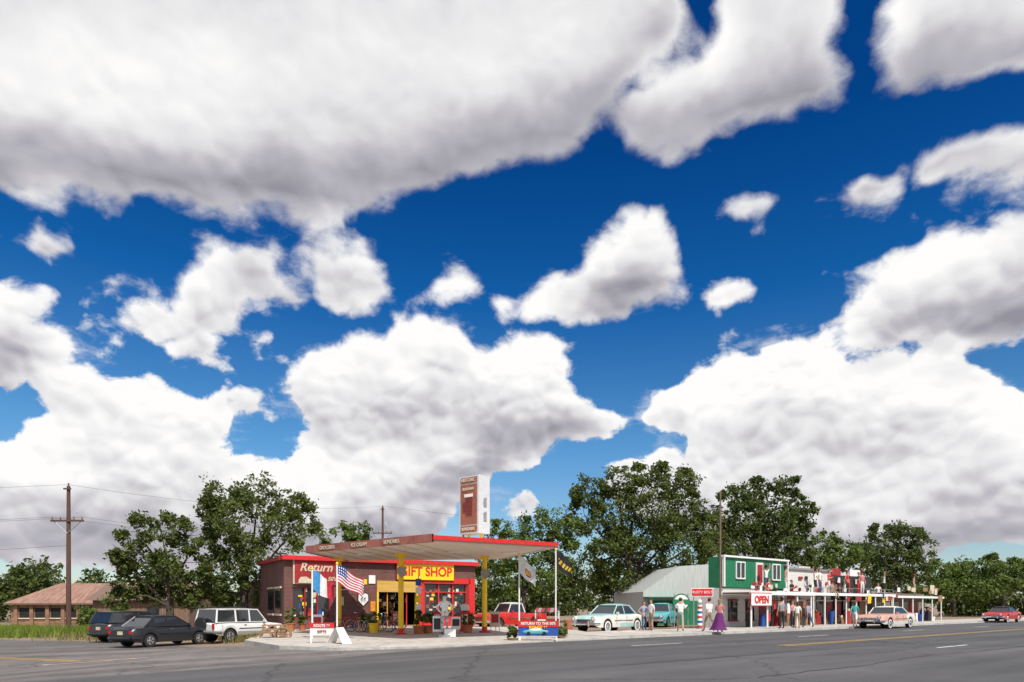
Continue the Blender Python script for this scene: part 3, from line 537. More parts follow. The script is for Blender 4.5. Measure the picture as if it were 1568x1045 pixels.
    for mm,fs in byl.values():
        if first: base=len(g.v); g.add(vs,fs,mm,True); first=False
        else:
            if mm not in g.mats: g.mats.append(mm)
            for f in fs: g.f.append([base+q for q in f]); g.m.append(g.mats.index(mm)); g.s.append(True)
    bpy.data.meshes.remove(m2)
    g.sph((0,-.105,1.635),(.013,.022,.02),skinm,6,5); g.box((0,-.092,1.6),(.04,.012,.01),mat('lips',(.35,.1,.08)))
    for s_ in(1,-1): g.sph((s_*.03,-.09,1.665),(.013,.01,.008),black,6,4); g.sph((s_*.088,0,1.64),(.012,.02,.03),skinm,6,5)
    g.sph((0,.022,1.695),(.094,.096,.075),hair,12,7)
    if female: g.sph((0,.06,1.6),(.085,.05,.13),hair,10,6)
    if hat: g.cyl((0,0,1.74),(0,0,1.75),.19,hat,n=18); g.cyl((0,0,1.74),(0,0,1.84),.1,hat,r2=.085,n=14)
    if skirt:
        n=22; V=[];Fc=[]
        for i,(zz,r) in enumerate(((1.02,.14),(.9,.19),(.6,.26),(.3,.36),(.12,.46))):
            for j in range(n):
                t=2*math.pi*j/n; q=r*(1+.1*math.sin(t*5)*(i/4)); V.append((q*math.cos(t)+.06*i/4,q*math.sin(t)*.85,zz))
        for i in range(4):
            for j in range(n): Fc.append((i*n+j,i*n+(j+1)%n,(i+1)*n+(j+1)%n,(i+1)*n+j))
        g.add(V,Fc,skirt,True)
    g.v=[(a*S,b*S,c*S) for a,b,c in g.v]
    return g.obj(name,(x,y,z),hd,fix=False)
khaki=mat('khaki_cloth',(.3,.24,.16),.85); denim=mat('denim',(.06,.09,.18),.9); grey=mat('grey_cloth',(.25,.25,.27),.9); blk=mat('black_cloth',(.02,.02,.022),.9); pinkc=mat('pink_cloth',(.55,.2,.2),.9); tealc=mat('teal_cloth',(.05,.4,.4),.9); wc=mat('white_cloth',(.72,.72,.7),.9); blond=mat('hair_blond',(.3,.2,.09),.7); plaid=mat('plaid_cloth',(.3,.3,.4),.9,var=.5,scale=20)
def ppl(name,px,d,hd,**k):
    x,y=at(px,d); person(name,x,y,.1+.128,rad(hd),**k)
ppl('woman',986,38,20,shirt=plaid,pants=denim,female=True,h=1.62,arm='akimbo'); ppl('man',997,37.6,-60,shirt=wc,pants=khaki,h=1.74,shorts=True)
ppl('man',1042,36.4,170,shirt=wc,pants=mat('grey_shorts',(.3,.3,.28)),h=1.8,shorts=True,pose='walk',hat=None,arm='camera')
ppl('man',1086,36.2,200,shirt=wc,pants=khaki,h=1.78,shorts=True,pose='walk'); ppl('woman',1102,35.4,150,shirt=pinkc,pants=purple,skirt=purple,female=True,h=1.72,arm='fold',hair=blond)
ppl('man',1197,40.5,190,shirt=grey,pants=blk,h=1.82,hat=blk,pose='stand'); ppl('woman',1221,41.5,160,shirt=wc,pants=khaki,female=True,h=1.62,shorts=True); ppl('woman',1238,43,200,shirt=plaid,pants=denim,female=True,h=1.64,pose='walk')
ppl('woman',1309,44.5,150,shirt=tealc,pants=wc,female=True,h=1.66,shorts=True,pose='walk'); ppl('man',1214,42.5,30,shirt=pinkc,pants=blk,h=1.7,arm='fold')
x,y=at(681,30.5); g=G(); g.box((x,y,padz(y)+.06),(.5,.4,.12),steel); g.obj('display_plinth'); person('display_mannequin',x,y,padz(y)+.12,rad(10),shirt=wc,pants=mat('black_white_cloth',(.35,.35,.35),.9,var=.95,scale=9),h=1.8,arm='akimbo',hair=blk,skinm=mat('mannequin_white',(.65,.6,.56)))
g=G(); g.box((x-.35,y+.15,padz(y)+.6),(.4,.05,.7),white); g.box((x-.35,y+.12,padz(y)+.6),(.3,.02,.5),black); g.cyl((x-.35,y+.2,padz(y)),(x-.35,y+.2,padz(y)+1),.02,steel); g.box((x+.25,y-.1,padz(y)+.2),(.5,.05,.35),white); g.cyl((x+.25,y-.1,padz(y)),(x+.25,y-.1,padz(y)+.1),.03,steel); g.obj('small_placard')
# ---------------- stores on the right
sx,sy=(13.6,44.0); st=empty('green_store',(sx,sy,.1),RA)
def ss(px,x0=13.6,y0=44.0):
    k=(px-784)/F; return (k*y0-x0)/(UD[0]-UD[1]*k)
sid=mat('white_siding',(.68,.67,.63),.6,var=.1,scale=1,stretch=(.3,.3,14))
g=G(); g.box((3.9,.55,3.7),(7.8,1.1,2.0),green); g.box((3.9,.9,1.25),(7.8,1.6,2.7),sid); g.obj('walls',parent=st)
g=G(); g.box((3.9,-.05,4.72),(8,.2,.12),white); g.box((.02,-.05,3.7),(.12,.16,1.9),white); g.box((7.75,-.05,3.7),(.12,.16,1.9),white)
for x in(1.9,6.3): 
    g.box((x,-.02,3.85),(.95,.06,1.0),glass); [g.box((x+a,-.05,3.85),(.08,.08,1.15),white) for a in(-.5,0,.5)]; [g.box((x,-.055,3.85+a),(1.08,.08,.08),white) for a in(-.54,.54)]
g.box((4.2,-.03,3.65),(.9,.06,1.6),sid); g.box((4.2,-.07,3.65),(.6,.04,1.3),dkred); g.obj('upper_trim',parent=st)
g=G(); g.box((3.9,-1.0,2.3),(7.9,2.0,.12),greyw); g.box((3.9,-2.0,2.32),(8,.06,.24),white)
for i in range(5): g.cyl((.2+i*1.85,-1.9,.12),(.2+i*1.85,-1.9,2.25),.06,white,n=8)
for x in(1.2,3.2,6.4): g.box((x,.07,1.2),(1.0,.06,1.3),glass); g.box((x,.03,1.88),(1.15,.1,.08),dkred); g.box((x,.03,.52),(1.15,.12,.08),dkred)
g.box((4.8,.07,1.1),(.95,.07,2.0),dkred); g.obj('porch',parent=st)
rr=random.Random(31); g=G()
for i in range(16): x=rr.uniform(.2,7.5); g.box((x,-1.95-.05*rr.random(),rr.uniform(2.5,2.95)),(rr.uniform(.15,.5),.04,rr.uniform(.15,.5)),rr.choice([white,cream,red,dkred,black,rust]))
for i in range(14): x=rr.uniform(2.4,7.6); g.box((x,-1.5-.3*rr.random(),rr.uniform(.5,1.7)),(rr.uniform(.15,.5),.05,rr.uniform(.2,.6)),rr.choice([white,cream,red,wood,black,rust,yellow]))
g.obj('porch_signs',parent=st)
g=G(); g.box((1.0,-2.1,1.9),(2.3,.08,.75),white); g.box((1.0,-2.09,1.9),(2.4,.06,.85),dkred); g.obj('open_board',parent=st); text('OPEN',.62,(1.0,-2.16,1.87),red,st,bold=.025)
s1=ss(1205); s2=ss(1335); s3=ss(1415)
w2=empty('variety_store',(sx+UD[0]*s1,sy+UD[1]*s1,.1),RA); Lw=s2-s1; W1=ss(1272)-s1; blb=mat('black_boards',(.025,.024,.024),.7,var=.3)
g=G(); g.box((W1/2,5,2.1),(W1,10,4.2),sid); g.box((W1+(Lw-W1)/2,5,1.95),(Lw-W1,9.9,3.9),blb); g.box((W1/2,-.04,4.2),(W1,.2,.14),steel); g.obj('walls',parent=w2)
g=G(); rr=random.Random(8)
for i in range(9): x=.5+i*(Lw-1)/9; g.box((x,-.03,1.15),(.9 if i%3 else 1.0,.08,1.3 if i%3 else 2.1),rr.choice([glass,dkred,glass,wood])); g.box((x,-.05,1.9),(1.1,.08,.1),rr.choice([white,cream,red]))
for i in range(26): x=rr.uniform(.3,Lw-.4); g.box((x,-.06-.001*i,rr.uniform(2.65,3.6)),(rr.uniform(.15,.6),.04,rr.uniform(.2,.6)),rr.choice([white,red,dkred,black,black,cream,white,rust]))
for i in range(9): x=rr.uniform(.3,Lw-.4); g.box((x,-1.92-.001*i,rr.uniform(1.8,2.2)),(rr.uniform(.3,.8),.03,rr.uniform(.25,.4)),rr.choice([white,cream,dkred,red,yellow]))
for x,w_,m_ in((W1+1.0,1.5,dkred),(W1+4.2,1.8,white),(2.6,1.6,cream)): g.box((x,.1,4.15),(w_,.08,.55),m_); [g.cyl((x+a*w_*.4,.15,3.7),(x+a*w_*.4,.15,4.3),.03,steel,n=5) for a in(-1,1)]
g.box((Lw/2,-.9,2.32),(Lw,1.9,.1),greyw); g.box((Lw/2,-1.87,2.33),(Lw,.05,.2),white)
for i in range(9): g.cyl((.3+i*(Lw-.6)/8,-1.8,.12),(.3+i*(Lw-.6)/8,-1.8,2.27),.05,white,n=6)
for i in range(10): g.cyl((.3+i*(Lw-.6)/9,-1.8,2.35),(.3+i*(Lw-.6)/9,-1.8,2.8),.02,steel,n=5)
g.cyl((.3,-1.8,2.8),(Lw-.3,-1.8,2.8),.02,steel,n=5); g.obj('shopfront',parent=w2)
w3=empty('souvenir_shed',(sx+UD[0]*s2,sy+UD[1]*s2,.1),RA); L3=s3-s2
g=G(); g.box((L3/2,4,1.3),(L3,8,2.6),greyw); g.add([(-.2,-1.6,2.3),(L3+.2,-1.6,2.3),(L3+.2,8,3.3),(-.2,8,3.3)],[(0,1,2,3)],steel); g.box((L3/2,-1.6,2.25),(L3+.4,.06,.16),white)
for i in range(6): g.cyl((.2+i*(L3-.4)/5,-1.5,.1),(.2+i*(L3-.4)/5,-1.5,2.25),.05,white,n=6)
for i in range(6): x=1+i*(L3-2)/5; g.box((x,-.04,1.2),(1.1,.1,1.3),rr.choice([glass,cream,dkred,glass]))
for i in range(12): g.box((rr.uniform(.5,L3-.5),-1.64-.002*i,rr.uniform(2.1,3.1)),(rr.uniform(.3,1),.03,rr.uniform(.2,.6)),rr.choice([white,cream,wood,dkred]))
g.obj('walls_and_porch',parent=w3)
g=G()
for i in range(40):
    s_=rr.uniform(1,32); p=Vector((sx,sy,0))+Vector((UD[0]*s_,UD[1]*s_,0))+Vector((UD[1],-UD[0],0))*rr.uniform(.5,1.6); m_=rr.choice([dkred,white,blue,wood,cream,black,wood,greyw]); hh=rr.uniform(.4,1.1)
    if i%2: g.cyl((p.x,p.y,.22),(p.x,p.y,.22+hh),rr.uniform(.1,.22),m_,rr.uniform(.12,.25),n=10)
    else:
        g.box((p.x,p.y,.22+hh/2),(rr.uniform(.3,.7),.3,hh),m_,RA)
        g.box((p.x,p.y,.3+hh),(.25,.2,.16),rr.choice([white,dkred,cream]),RA)
g.obj('sidewalk_merchandise')
p=road(17.2,3.6); g=G()
for i in range(10): g.cyl((p[0],p[1],.3+i*.14),(p[0],p[1],.44+i*.14),.14,[red,white,blue,white][i%4],n=14,cap=False)
g.cyl((p[0],p[1],.2),(p[0],p[1],.3),.2,steel); g.cyl((p[0],p[1],1.7),(p[0],p[1],1.78),.18,steel); g.sph((p[0],p[1],1.85),.13,white); g.obj('barber_pole')
cm=[(red,blk),(wc,denim),(pinkc,wc),(blk,red),(wc,denim),(wc,blk),(khaki,khaki),(red,wc)]
for i,s_ in enumerate((2.9,3.9,5.0,7.2,9.6,10.5,11.4,12.6,13.8,15.0,16.2,17.4,19.0,22.0,26.0)):
    c_=.7 if i%2 else 1.5; x=sx+UD[0]*s_+UD[1]*c_; y=sy+UD[1]*s_-UD[0]*c_; pose='sit' if i%3==0 else 'stand'; j=i%8
    person('rooftop_mannequin',x,y,(2.47 if s_<8 else 2.48)-(.83*1.75/1.75 if pose=='sit' else 0),RA+rad(R.uniform(-30,30)),h=1.78,shirt=cm[j][0],pants=cm[j][1],pose=pose,female=i%2==0,arm=('akimbo','up',None,'fold')[i%4],hat=[None,blk,dkred,None][i%4],shorts=i%4==1)
# grey warehouse
wx_,wy_=at(985,53); gw=empty('metal_warehouse',(wx_,wy_,.1),rad(6)); g=G(); wl=at(1118,53)[0]-wx_
g.add([(0,0,0),(wl,0,0),(wl,0,4.85),(2.9,0,4.6),(0,0,2.6),(0,9,0),(wl,9,0),(wl,9,4.85),(2.9,9,4.6),(0,9,2.6)],[(0,1,2,3,4),(9,8,7,6,5),(4,3,8,9),(3,2,7,8),(0,4,9,5),(1,6,7,2)],mat('pale_metal',(.52,.53,.5),.5,.1,var=.15,scale=1.5,stretch=(8,8,.5)))
g.box((3.1,-.05,.95),(5.4,.1,1.9),green); g.box((1.5,-.7,2.15),(3,1.4,.08),green); g.box((5,-.06,1.2),(1.2,.06,1.2),glass); g.obj('walls_and_roof',parent=gw)
def post_sign(name,px,d,z,w,h,zc,m,txt=None,tm=None,ts=.3,round_=False,rz=0):
    x,y=at(px,d); e=empty(name,(x,y,z),rz); g=G(); g.cyl((-w*.4,.03,0),(-w*.4,.03,zc+h/2),.035,steel); g.cyl((w*.4,.03,0),(w*.4,.03,zc+h/2),.035,steel)
    if round_: g.cyl((0,0,zc),(0,-.06,zc),w/2,m,n=24); g.cyl((0,-.06,zc),(0,-.07,zc),w*.42,white,n=24); g.box((0,-.075,zc),(w*1.0,.02,h*.3),m)
    else: g.box((0,-.03,zc),(w,.05,h),m); g.box((0,-.015,zc),(w+.08,.05,h+.08),white)
    g.obj('board_and_posts',parent=e)
    if txt: text(txt,ts,(0,-.09,zc),tm,e)
post_sign('rusty_bolt_sign',1075,43,.1,1.3,.45,2.35,red,'RUSTY BOLT',white,.22); post_sign('round_sign',1043,44,.1,1.1,1.1,1.75,green,'66',white,.3,True)
x,y=at(1103,40); g=G(); g.cyl((x,y,.1),(x,y,8.3),.07,greyw,.05); g.obj('flag_pole')
# ---------------- flags
def flag(name,px,d,zb,ztop,w,h,cf,sag=.5,ang=0,lean=0):
    x,y=at(px,d); e=empty(name,(x,y,zb),ang); g=G(); g.cyl((0,0,0),(lean,0,ztop-zb),.035,white,n=8); g.sph((lean,0,ztop-zb),.06,yellow,8,5); g.obj('pole',parent=e)
    g=G(); nx,ny=26,13; P=[[None]*(ny+1) for _ in range(nx+1)]
    for i in range(nx+1):
        for j in range(ny+1):
            u=i/nx;v=j/ny; P[i][j]=(lean+.03+w*u*(1-.12*sag)*math.cos(sag*.8),.13*math.sin(u*9+v*1.5)*u**.5,ztop-zb-.08-h*v-w*u*math.sin(sag*.8)*(.8+.35*u)+.05*math.sin(u*7+v*2))
    for i in range(nx):
        for j in range(ny): g.add([P[i][j],P[i+1][j],P[i+1][j+1],P[i][j+1]],[(0,1,2,3)],cf(i,j,nx,ny),True)
    g.obj('cloth',parent=e,fix=False); return e
fr=mat('flag_red',(.5,.02,.04),.8); fw=mat('flag_white',(.75,.75,.75),.8); fb=mat('flag_blue',(.02,.04,.22),.8); fc=mat('flag_cyan',(.05,.25,.5),.8); fy=mat('flag_yellow',(.7,.5,.05),.8)
def us(i,j,nx,ny):
    if i<10 and j<7: return fw if (i%2==1 and j%2==1) else fb
    return fr if j%2==0 else fw
flag('us_flag',516,29,padz(29),3.4,1.35,.78,us,.55,rad(-5)); flag('striped_flag',478,29.5,.12,3.2,1.1,.85,lambda i,j,nx,ny: fc if i<9 else (fw if i<17 else fr),.6,rad(5))
flag('white_emblem_flag',795,30.5,padz(30.5),3.9,.95,.8,lambda i,j,nx,ny: fy if (i-13)**2/14+(j-7)**2/4<1 else (fr if (i-13)**2/24+(j-7)**2/7<1 else fw),.75,rad(-10))
flag('black_yellow_flag',851,32,gz(2),4.25,.95,.8,lambda i,j,nx,ny: fy if 4<j<9 and i>3 and (i+j)%5>1 else blk,.7,rad(-5))
# ---------------- forecourt things
def low_sign(name,px,d,w,h,zc,rz,lines,topm,botm):
    x,y=at(px,d); e=empty(name,(x,y,padz(y)),rz); g=G(); g.box((0,0,zc),(w,.08,h),botm); g.box((0,-.015,zc+h*.3),(w+.04,.1,h*.42),topm)
    for s_ in(-1,1): g.box((s_*w*.46,.0,zc/2+.1),(.07,.06,zc+.2),white)
    g.obj('board',parent=e)
    for t,s_,dz,m_ in lines: text(t,s_,(0,-.075,zc+dz),m_,e,bold=.004)
    return e
ls=low_sign('roadside_sign',824,28.3,1.65,.62,.5,0,[("RETURN TO THE 50'S",.15,.2,white),('ROUTE 66',.17,.04,yellow)],red,blue)
g=G(); g.sph((-.1,-.05,.36),(.55,.03,.1),tqd,14,6); g.sph((-.1,-.05,.44),(.28,.03,.1),white,12,5); g.cyl((-.4,-.09,.29),(-.4,-.06,.29),.08,black); g.cyl((.25,-.09,.29),(.25,-.06,.29),.08,black); g.obj('painted_car',parent=ls)
low_sign('gift_sign',493,26.8,.9,.46,.55,rad(8),[('ROUTE 66',.14,.12,white),('GIFTS',.14,-.1,dkred)],red,white)
x,y=at(519,26.2); e=empty('sandwich_board',(x,y,padz(y)),rad(60)); g=G()
for s_ in(-1,1): g.ext([(-.25,s_*.42,0),(.25,s_*.42,0),(.2,s_*.02,.62),(-.2,s_*.02,.62)],(0,s_*.02,.01),white)
g.cyl((-.22,0,.63),(.22,0,.63),.03,black); g.obj('panels',parent=e)
x,y=at(421,30.5); e=empty('wooden_cart',(x,y,gz(x)),rad(15)); g=G()
for s_ in(-.4,.4):
    g.ring((.35,s_,.36),.33,.035,wood); g.ring((-.35,s_,.26),.24,.03,wood)
    for k in range(6): t=k*math.pi/6; g.cyl((.35-.32*math.cos(t),s_,.36-.32*math.sin(t)),(.35+.32*math.cos(t),s_,.36+.32*math.sin(t)),.018,wood,n=5)
g.box((0,0,.45),(1.0,.6,.06),wood)
for s_ in(-.3,.3):
    g.box((0,s_,.78),(1.05,.04,.05),wood); g.box((0,s_,.6),(1.05,.04,.05),wood)
    for k in range(5): g.box((-.5+k*.25,s_,.62),(.04,.05,.34),wood)
g.cyl((-.5,0,.4),(-1.1,0,.15),.03,wood); g.obj('frame_and_wheels',parent=e)
def pot(name,px,d,r,h,m,pl,ph,z=None):
    x,y=at(px,d); z=padz(y) if z is None else z; e=empty(name,(x,y,z)); g=G(); g.cyl((0,0,0),(0,0,h),r*.75,m,r,n=16); g.cyl((0,0,h-.05),(0,0,h),r*1.08,m,n=16); g.obj('pot',parent=e)
    leaves('leaves',[(0,0,h+ph*.5,r*1.2,r*1.2,ph*.55)],.07,70,pl,e,int(px),(.12,.25))
pot('potted_plant',572,34.5,.25,.5,yellow,lm2,.6); pot('potted_plant',445,36,.24,.45,terra,lm2,.7); pot('potted_plant',463,37,.2,.4,terra,lm1,.4); pot('potted_plant',641,33.5,.28,.4,terra,lm1,.7); pot('potted_plant',655,34,.28,.4,terra,lm2,.6); pot('potted_plant',716,34.5,.28,.4,terra,lm2,.5); pot('potted_plant',560,35.5,.22,.4,terra,lm1,.5)
pot('shrub',785,28.5,.2,.08,wood,lm1,.45); pot('shrub',860,30,.24,.08,wood,lm2,.5,.22)
def bicycle(px,d,rz,m):
    x,y=at(px,d); e=empty('bicycle',(x,y,padz(y)),rz); g=G()
    for c in(-.52,.52):
        g.ring((c,0,.34),.32,.02,rubber); g.ring((c,0,.34),.295,.01,chrome)
        for k in range(6): t=k*math.pi/6; g.cyl((c-.3*math.cos(t),0,.34-.3*math.sin(t)),(c+.3*math.cos(t),0,.34+.3*math.sin(t)),.004,chrome,n=4)
    for a,b in(((-.52,0,.34),(-.05,0,.3)),((-.52,0,.34),(-.18,0,.78)),((-.05,0,.3),(-.2,0,.85)),((-.05,0,.3),(.4,0,.72)),((-.18,0,.75),(.38,0,.8)),((.52,0,.34),(.38,0,.95))): g.cyl(a,b,.02,m,n=6)
    g.box((-.22,0,.88),(.26,.14,.05),black); g.path([(.25,-.28,1.02),(.36,-.12,1.0),(.38,0,.96),(.36,.12,1.0),(.25,.28,1.02)],.014,chrome); g.cyl((-.05,-.08,.3),(-.05,.08,.3),.06,steel); g.obj('frame',parent=e)
bicycle(535,35,rad(10),red); bicycle(553,36,rad(20),blue); bicycle(580,35,rad(15),black); bicycle(598,36.3,rad(25),red)
x,y=at(565,36.8); g=G()
for i in range(3): g.box((x,y+.1*i,padz(y)+.45+.12*i),(1.3,.1,.04),yellow)
for s_ in(-.55,.55): g.box((x+s_,y+.1,padz(y)+.3),(.06,.4,.6),yellow)
g.obj('bench')
# folding display signs and small items standing under the canopy
def easel(px,d,w,h,m,m2,rz):
    x,y=at(px,d); e=empty('display_easel',(x,y,padz(y)),rz); g=G()
    for s_ in(-1,1): g.cyl((s_*w*.45,0,0),(s_*w*.35,.12,h+.3),.018,wood,n=6)
    g.cyl((0,.4,0),(0,.14,h+.2),.018,wood,n=6); g.box((0,.0,.25+h/2),(w,.03,h),m); g.box((0,-.025,.25+h*.55),(w*.75,.02,h*.55),m2); g.obj('board',parent=e)
easel(486,33.5,.5,.7,white,dkred,rad(10)); easel(668,35.5,.5,.8,red,white,rad(-10)); easel(698,33,.45,.6,white,black,rad(15)); easel(758,36,.5,.8,cream,dkred,rad(-5)); easel(607,37.5,.5,.8,dkred,cream,rad(20))
x,y=at(712,36); g=G(); g.box((x,y,padz(y)+.55),(.5,.4,1.1),red); g.cyl((x,y-.2,padz(y)+1.25),(x,y+.2,padz(y)+1.25),.22,white); g.box((x,y-.21,padz(y)+.7),(.3,.03,.4),white); g.path([(x+.25,y,padz(y)+.9),(x+.38,y,padz(y)+.5),(x+.27,y,padz(y)+.3)],.02,black); g.obj('vintage_fuel_pump')
x,y=at(870,41); g=G(); g.cyl((x,y,.1),(x,y,.75),.25,terra,.27); g.obj('barrel')
x,y=at(838,42); e=empty('market_stall',(x,y,.12),rad(-10)); g=G()
for i in range(8): a=-.75+i*.19; g.add([(a,-.35,1.1),(a+.19,-.35,1.1),(a+.19,.35,1.35),(a,.35,1.35)],[(0,1,2,3)],[dkred,steel,dkred,black][i%4])
for a in(-.7,.7):
    for b in(-.3,.3): g.cyl((a,b,0),(a,b,1.2),.03,white)
g.box((0,-.3,.4),(1.5,.1,.6),dkred); g.box((-.3,-.36,.5),(.5,.03,.3),white); g.box((.35,-.37,.45),(.4,.03,.2),blue); g.obj('stall',parent=e)
# ---------------- utility poles + wires
def upole(px,d,h,z0,rz=0,name='utility_pole'):
    x,y=at(px,d); e=empty(name,(x,y,z0),rz); g=G(); pm=mat('pole_wood',(.11,.055,.04),.9,var=.3,stretch=(4,4,.4)); g.cyl((0,0,-.3),(0,0,h),.17,pm,.11,n=12); g.box((0,-.14,h*.765),(2.2,.1,.12),pm)
    for a in(-1,-.45,.45,1): g.cyl((a,-.14,h*.765+.06),(a,-.14,h*.765+.26),.05,greyw,.03)
    g.box((0,-.14,h*.98),(.5,.08,.1),pm); g.cyl((0,0,h),(0,0,h+.2),.05,greyw); g.cyl((.9,-.12,h*.76),(0,-.12,h*.68),.025,steel); g.cyl((-.9,-.12,h*.76),(0,-.12,h*.68),.025,steel); g.cyl((.3,0,h*.86),(.65,-.1,h*.82),.03,steel); g.obj('pole_and_crossarm',parent=e); return Vector((x,y,z0))
a=upole(105,46,10.0,-.33); b=upole(586,78,12.8,.1)
def wire(p,q,sag,r=.011):
    g=G(); pts=[]
    for i in range(15): t=i/14; v=p.lerp(q,t); v.z-=sag*4*t*(1-t); pts.append(v)
    g.path(pts,r,black,4); g.obj('overhead_wire')
for dx in(-1,1): wire(a+Vector((dx,-.14,7.9)),b+Vector((dx,-.14,10.0)),.9,.007); wire(a+Vector((dx,-.14,7.9)),Vector((-90+dx,42,7.4)),1,.008)
wire(a+Vector((0,0,10.1)),b+Vector((0,0,12.9)),.8,.008); wire(a+Vector((0,0,10.1)),Vector((-90,42,10)),1,.008); wire(a+Vector((0,0,6)),Vector((-90,38,5.4)),1.2,.008)
wire(b+Vector((0,0,12.9)),Vector((70,110,12)),1.5)
# ---------------- world: Nishita sky + cloud field
POL=[
([(-200,-300),(1080,-300),(1050,0),(1035,60),(985,115),(930,180),(850,222),(750,265),(640,308),(560,328),(490,345),(430,318),(300,335),(200,312),(120,298),(0,288),(-300,280)],6),
([(930,190),(975,130),(1050,70),(1090,20),(1100,-200),(1290,-200),(1290,40),(1320,130),(1250,160),(1190,172),(1090,200),(1020,238),(970,215)],2),
([(1330,90),(1350,20),(1380,-100),(1850,-100),(1850,60),(1568,92),(1500,112),(1430,138),(1360,150),(1340,120)],2),
([(1268,305),(1310,262),(1365,266),(1375,292),(1330,322),(1275,326)],8),
([(1380,285),(1385,250),(1450,225),(1500,200),(1568,190),(1800,180),(1800,292),(1540,282),(1480,296)],4),
([(1130,322),(1158,300),(1190,320),(1178,346),(1140,346)],9),
([(1275,440),(1330,412),(1390,380),(1440,370),(1500,345),(1568,325),(1850,300),(1850,500),(1560,520),(1420,532),(1250,540),(1262,505),(1320,470)],4),
([(790,475),(828,430),(885,400),(898,350),(960,332),(1025,335),(1034,400),(1034,445),(960,482),(920,494),(840,490)],8),
([(1085,450),(1125,434),(1162,445),(1125,462)],8),
([(-200,435),(40,438),(62,488),(110,510),(165,528),(165,558),(60,584),(-200,592)],6),
([(22,374),(60,348),(100,365),(82,392),(42,392)],8),([(100,452),(140,436),(172,448),(140,464)],8),([(190,440),(230,424),(274,438),(240,456)],5),([(90,496),(120,482),(144,496),(118,506)],8),([(105,320),(160,303),(212,322),(165,338)],0),
([(175,490),(260,462),(283,408),(335,380),(415,372),(418,414),(372,456),(346,500),(300,524),(236,512)],7),
([(220,530),(330,505),(440,495),(430,545),(330,580),(250,565)],-14),
([(452,384),(480,370),(530,381),(586,391),(594,440),(562,474),(500,474),(476,436)],11),([(402,442),(440,420),(474,440),(445,464)],9),
([(645,432),(680,408),(738,418),(722,448),(660,460)],2),([(570,360),(600,335),(620,365),(590,380)],-10),([(745,475),(768,466),(795,490),(768,494)],0),
([(420,600),(440,560),(480,518),(590,508),(640,472),(700,470),(727,508),(780,524),(850,530),(890,553),(878,600),(960,630),(985,655),(900,672),(820,700),(760,735),(700,790),(640,860),(500,860),(470,740),(450,690),(445,640)],6),
([(330,590),(390,568),(440,576),(440,604),(380,610)],2),
([(-200,675),(0,668),(80,645),(60,600),(110,572),(200,584),(270,604),(330,610),(430,602),(440,640),(370,655),(340,690),(430,705),(480,740),(560,780),(620,870),(-200,870)],5),
([(975,640),(1000,600),(1070,566),(1098,533),(1150,522),(1230,526),(1300,548),(1430,543),(1500,556),(1568,598),(1850,640),(1850,835),(1500,822),(1420,865),(1100,870),(930,745),(935,702),(1045,692),(1050,672),(985,662)],8),
([(760,785),(800,762),(835,775),(830,800),(770,815)],4),
]
def sdist(poly,P):
    n=len(poly); d=np.full(len(P),1e9); ins=np.zeros(len(P),bool)
    for i in range(n):
        a=np.array(poly[i],float); b=np.array(poly[(i+1)%n],float); ab=b-a; t=np.clip(((P-a)@ab)/(ab@ab),0,1); q=a+t[:,None]*ab; d=np.minimum(d,np.hypot(*(P-q).T))
        c=((a[1]>P[:,1])!=(b[1]>P[:,1])) 
        xx=(b[0]-a[0])*(P[:,1]-a[1])/(b[1]-a[1]+1e-9)+a[0]
        ins^=(c&(P[:,0]<xx))
    return np.where(ins,d,-d)
def field(P): 
    s_=np.full(len(P),-200.)
    for poly,o_ in POL: s_=np.maximum(s_,np.minimum(sdist(poly,P),60)+o_)
    return s_
NR,NCn=27,63; AZ=.70; EL=.76
azs=np.linspace(-AZ,AZ,NCn); els=np.linspace(0,EL,NR); A_,E_=np.meshgrid(azs,els)
PP=np.stack([784+F*np.tan(A_),928-F*np.tan(E_)/np.cos(A_)],-1).reshape(-1,2)
toD=lambda s_:np.clip(.5+(s_-9)/74,0.0,1.)
D0=toD(field(PP)).reshape(NR,NCn); up=(toD(field(PP-[0,40]))+toD(field(PP-[15,80]))).reshape(NR,NCn)/2; dn=(toD(field(PP+[0,40]))+toD(field(PP+[0,85]))).reshape(NR,NCn)/2
SH=.70+.36*np.clip(D0-up,-.3,.8)-.56*np.clip(D0-dn,-.2,.9)+.08*np.clip((PP[:,1].reshape(NR,NCn)-520)/150,0,1)
for (cx,cy,rx,ry,a_) in((150,110,260,110,.26),(720,90,220,60,.14),(420,270,340,50,-.14),(620,170,240,50,-.08),(30,230,150,60,-.12),(1200,130,120,40,-.05),(1420,500,160,45,-.25),(940,420,60,40,-.16),(600,650,80,35,-.25),(1150,580,140,35,.18),(1420,580,150,35,.16),(500,540,120,50,.14),(1200,700,160,40,-.08),(1400,640,120,25,-.12),(760,650,110,40,-.14),(700,500,60,30,.18),(1250,660,120,30,-.08),(60,690,200,30,.2),(250,650,150,20,-.1),(60,610,90,25,-.1),(1320,780,250,30,.12),(500,720,60,50,.15),(1470,260,80,30,-.08)):
    q=((PP[:,0]-cx)/rx)**2+((PP[:,1]-cy)/ry)**2; SH+=(a_*np.exp(-q)).reshape(NR,NCn)
SH=np.clip(SH,0,1)
W=bpy.data.worlds.new('World'); sc.world=W; W.use_nodes=True; nt=W.node_tree; nt.nodes.clear(); lk=nt.links.new
def M(op,a,b=None,c=None,clamp=False):
    n=N(nt,'ShaderNodeMath',operation=op); n.use_clamp=clamp
    for i,v in enumerate((a,b,c)):
        if v is None: continue
        if isinstance(v,(int,float)): n.inputs[i].default_value=v
        else: lk(v,n.inputs[i])
    return n.outputs[0]
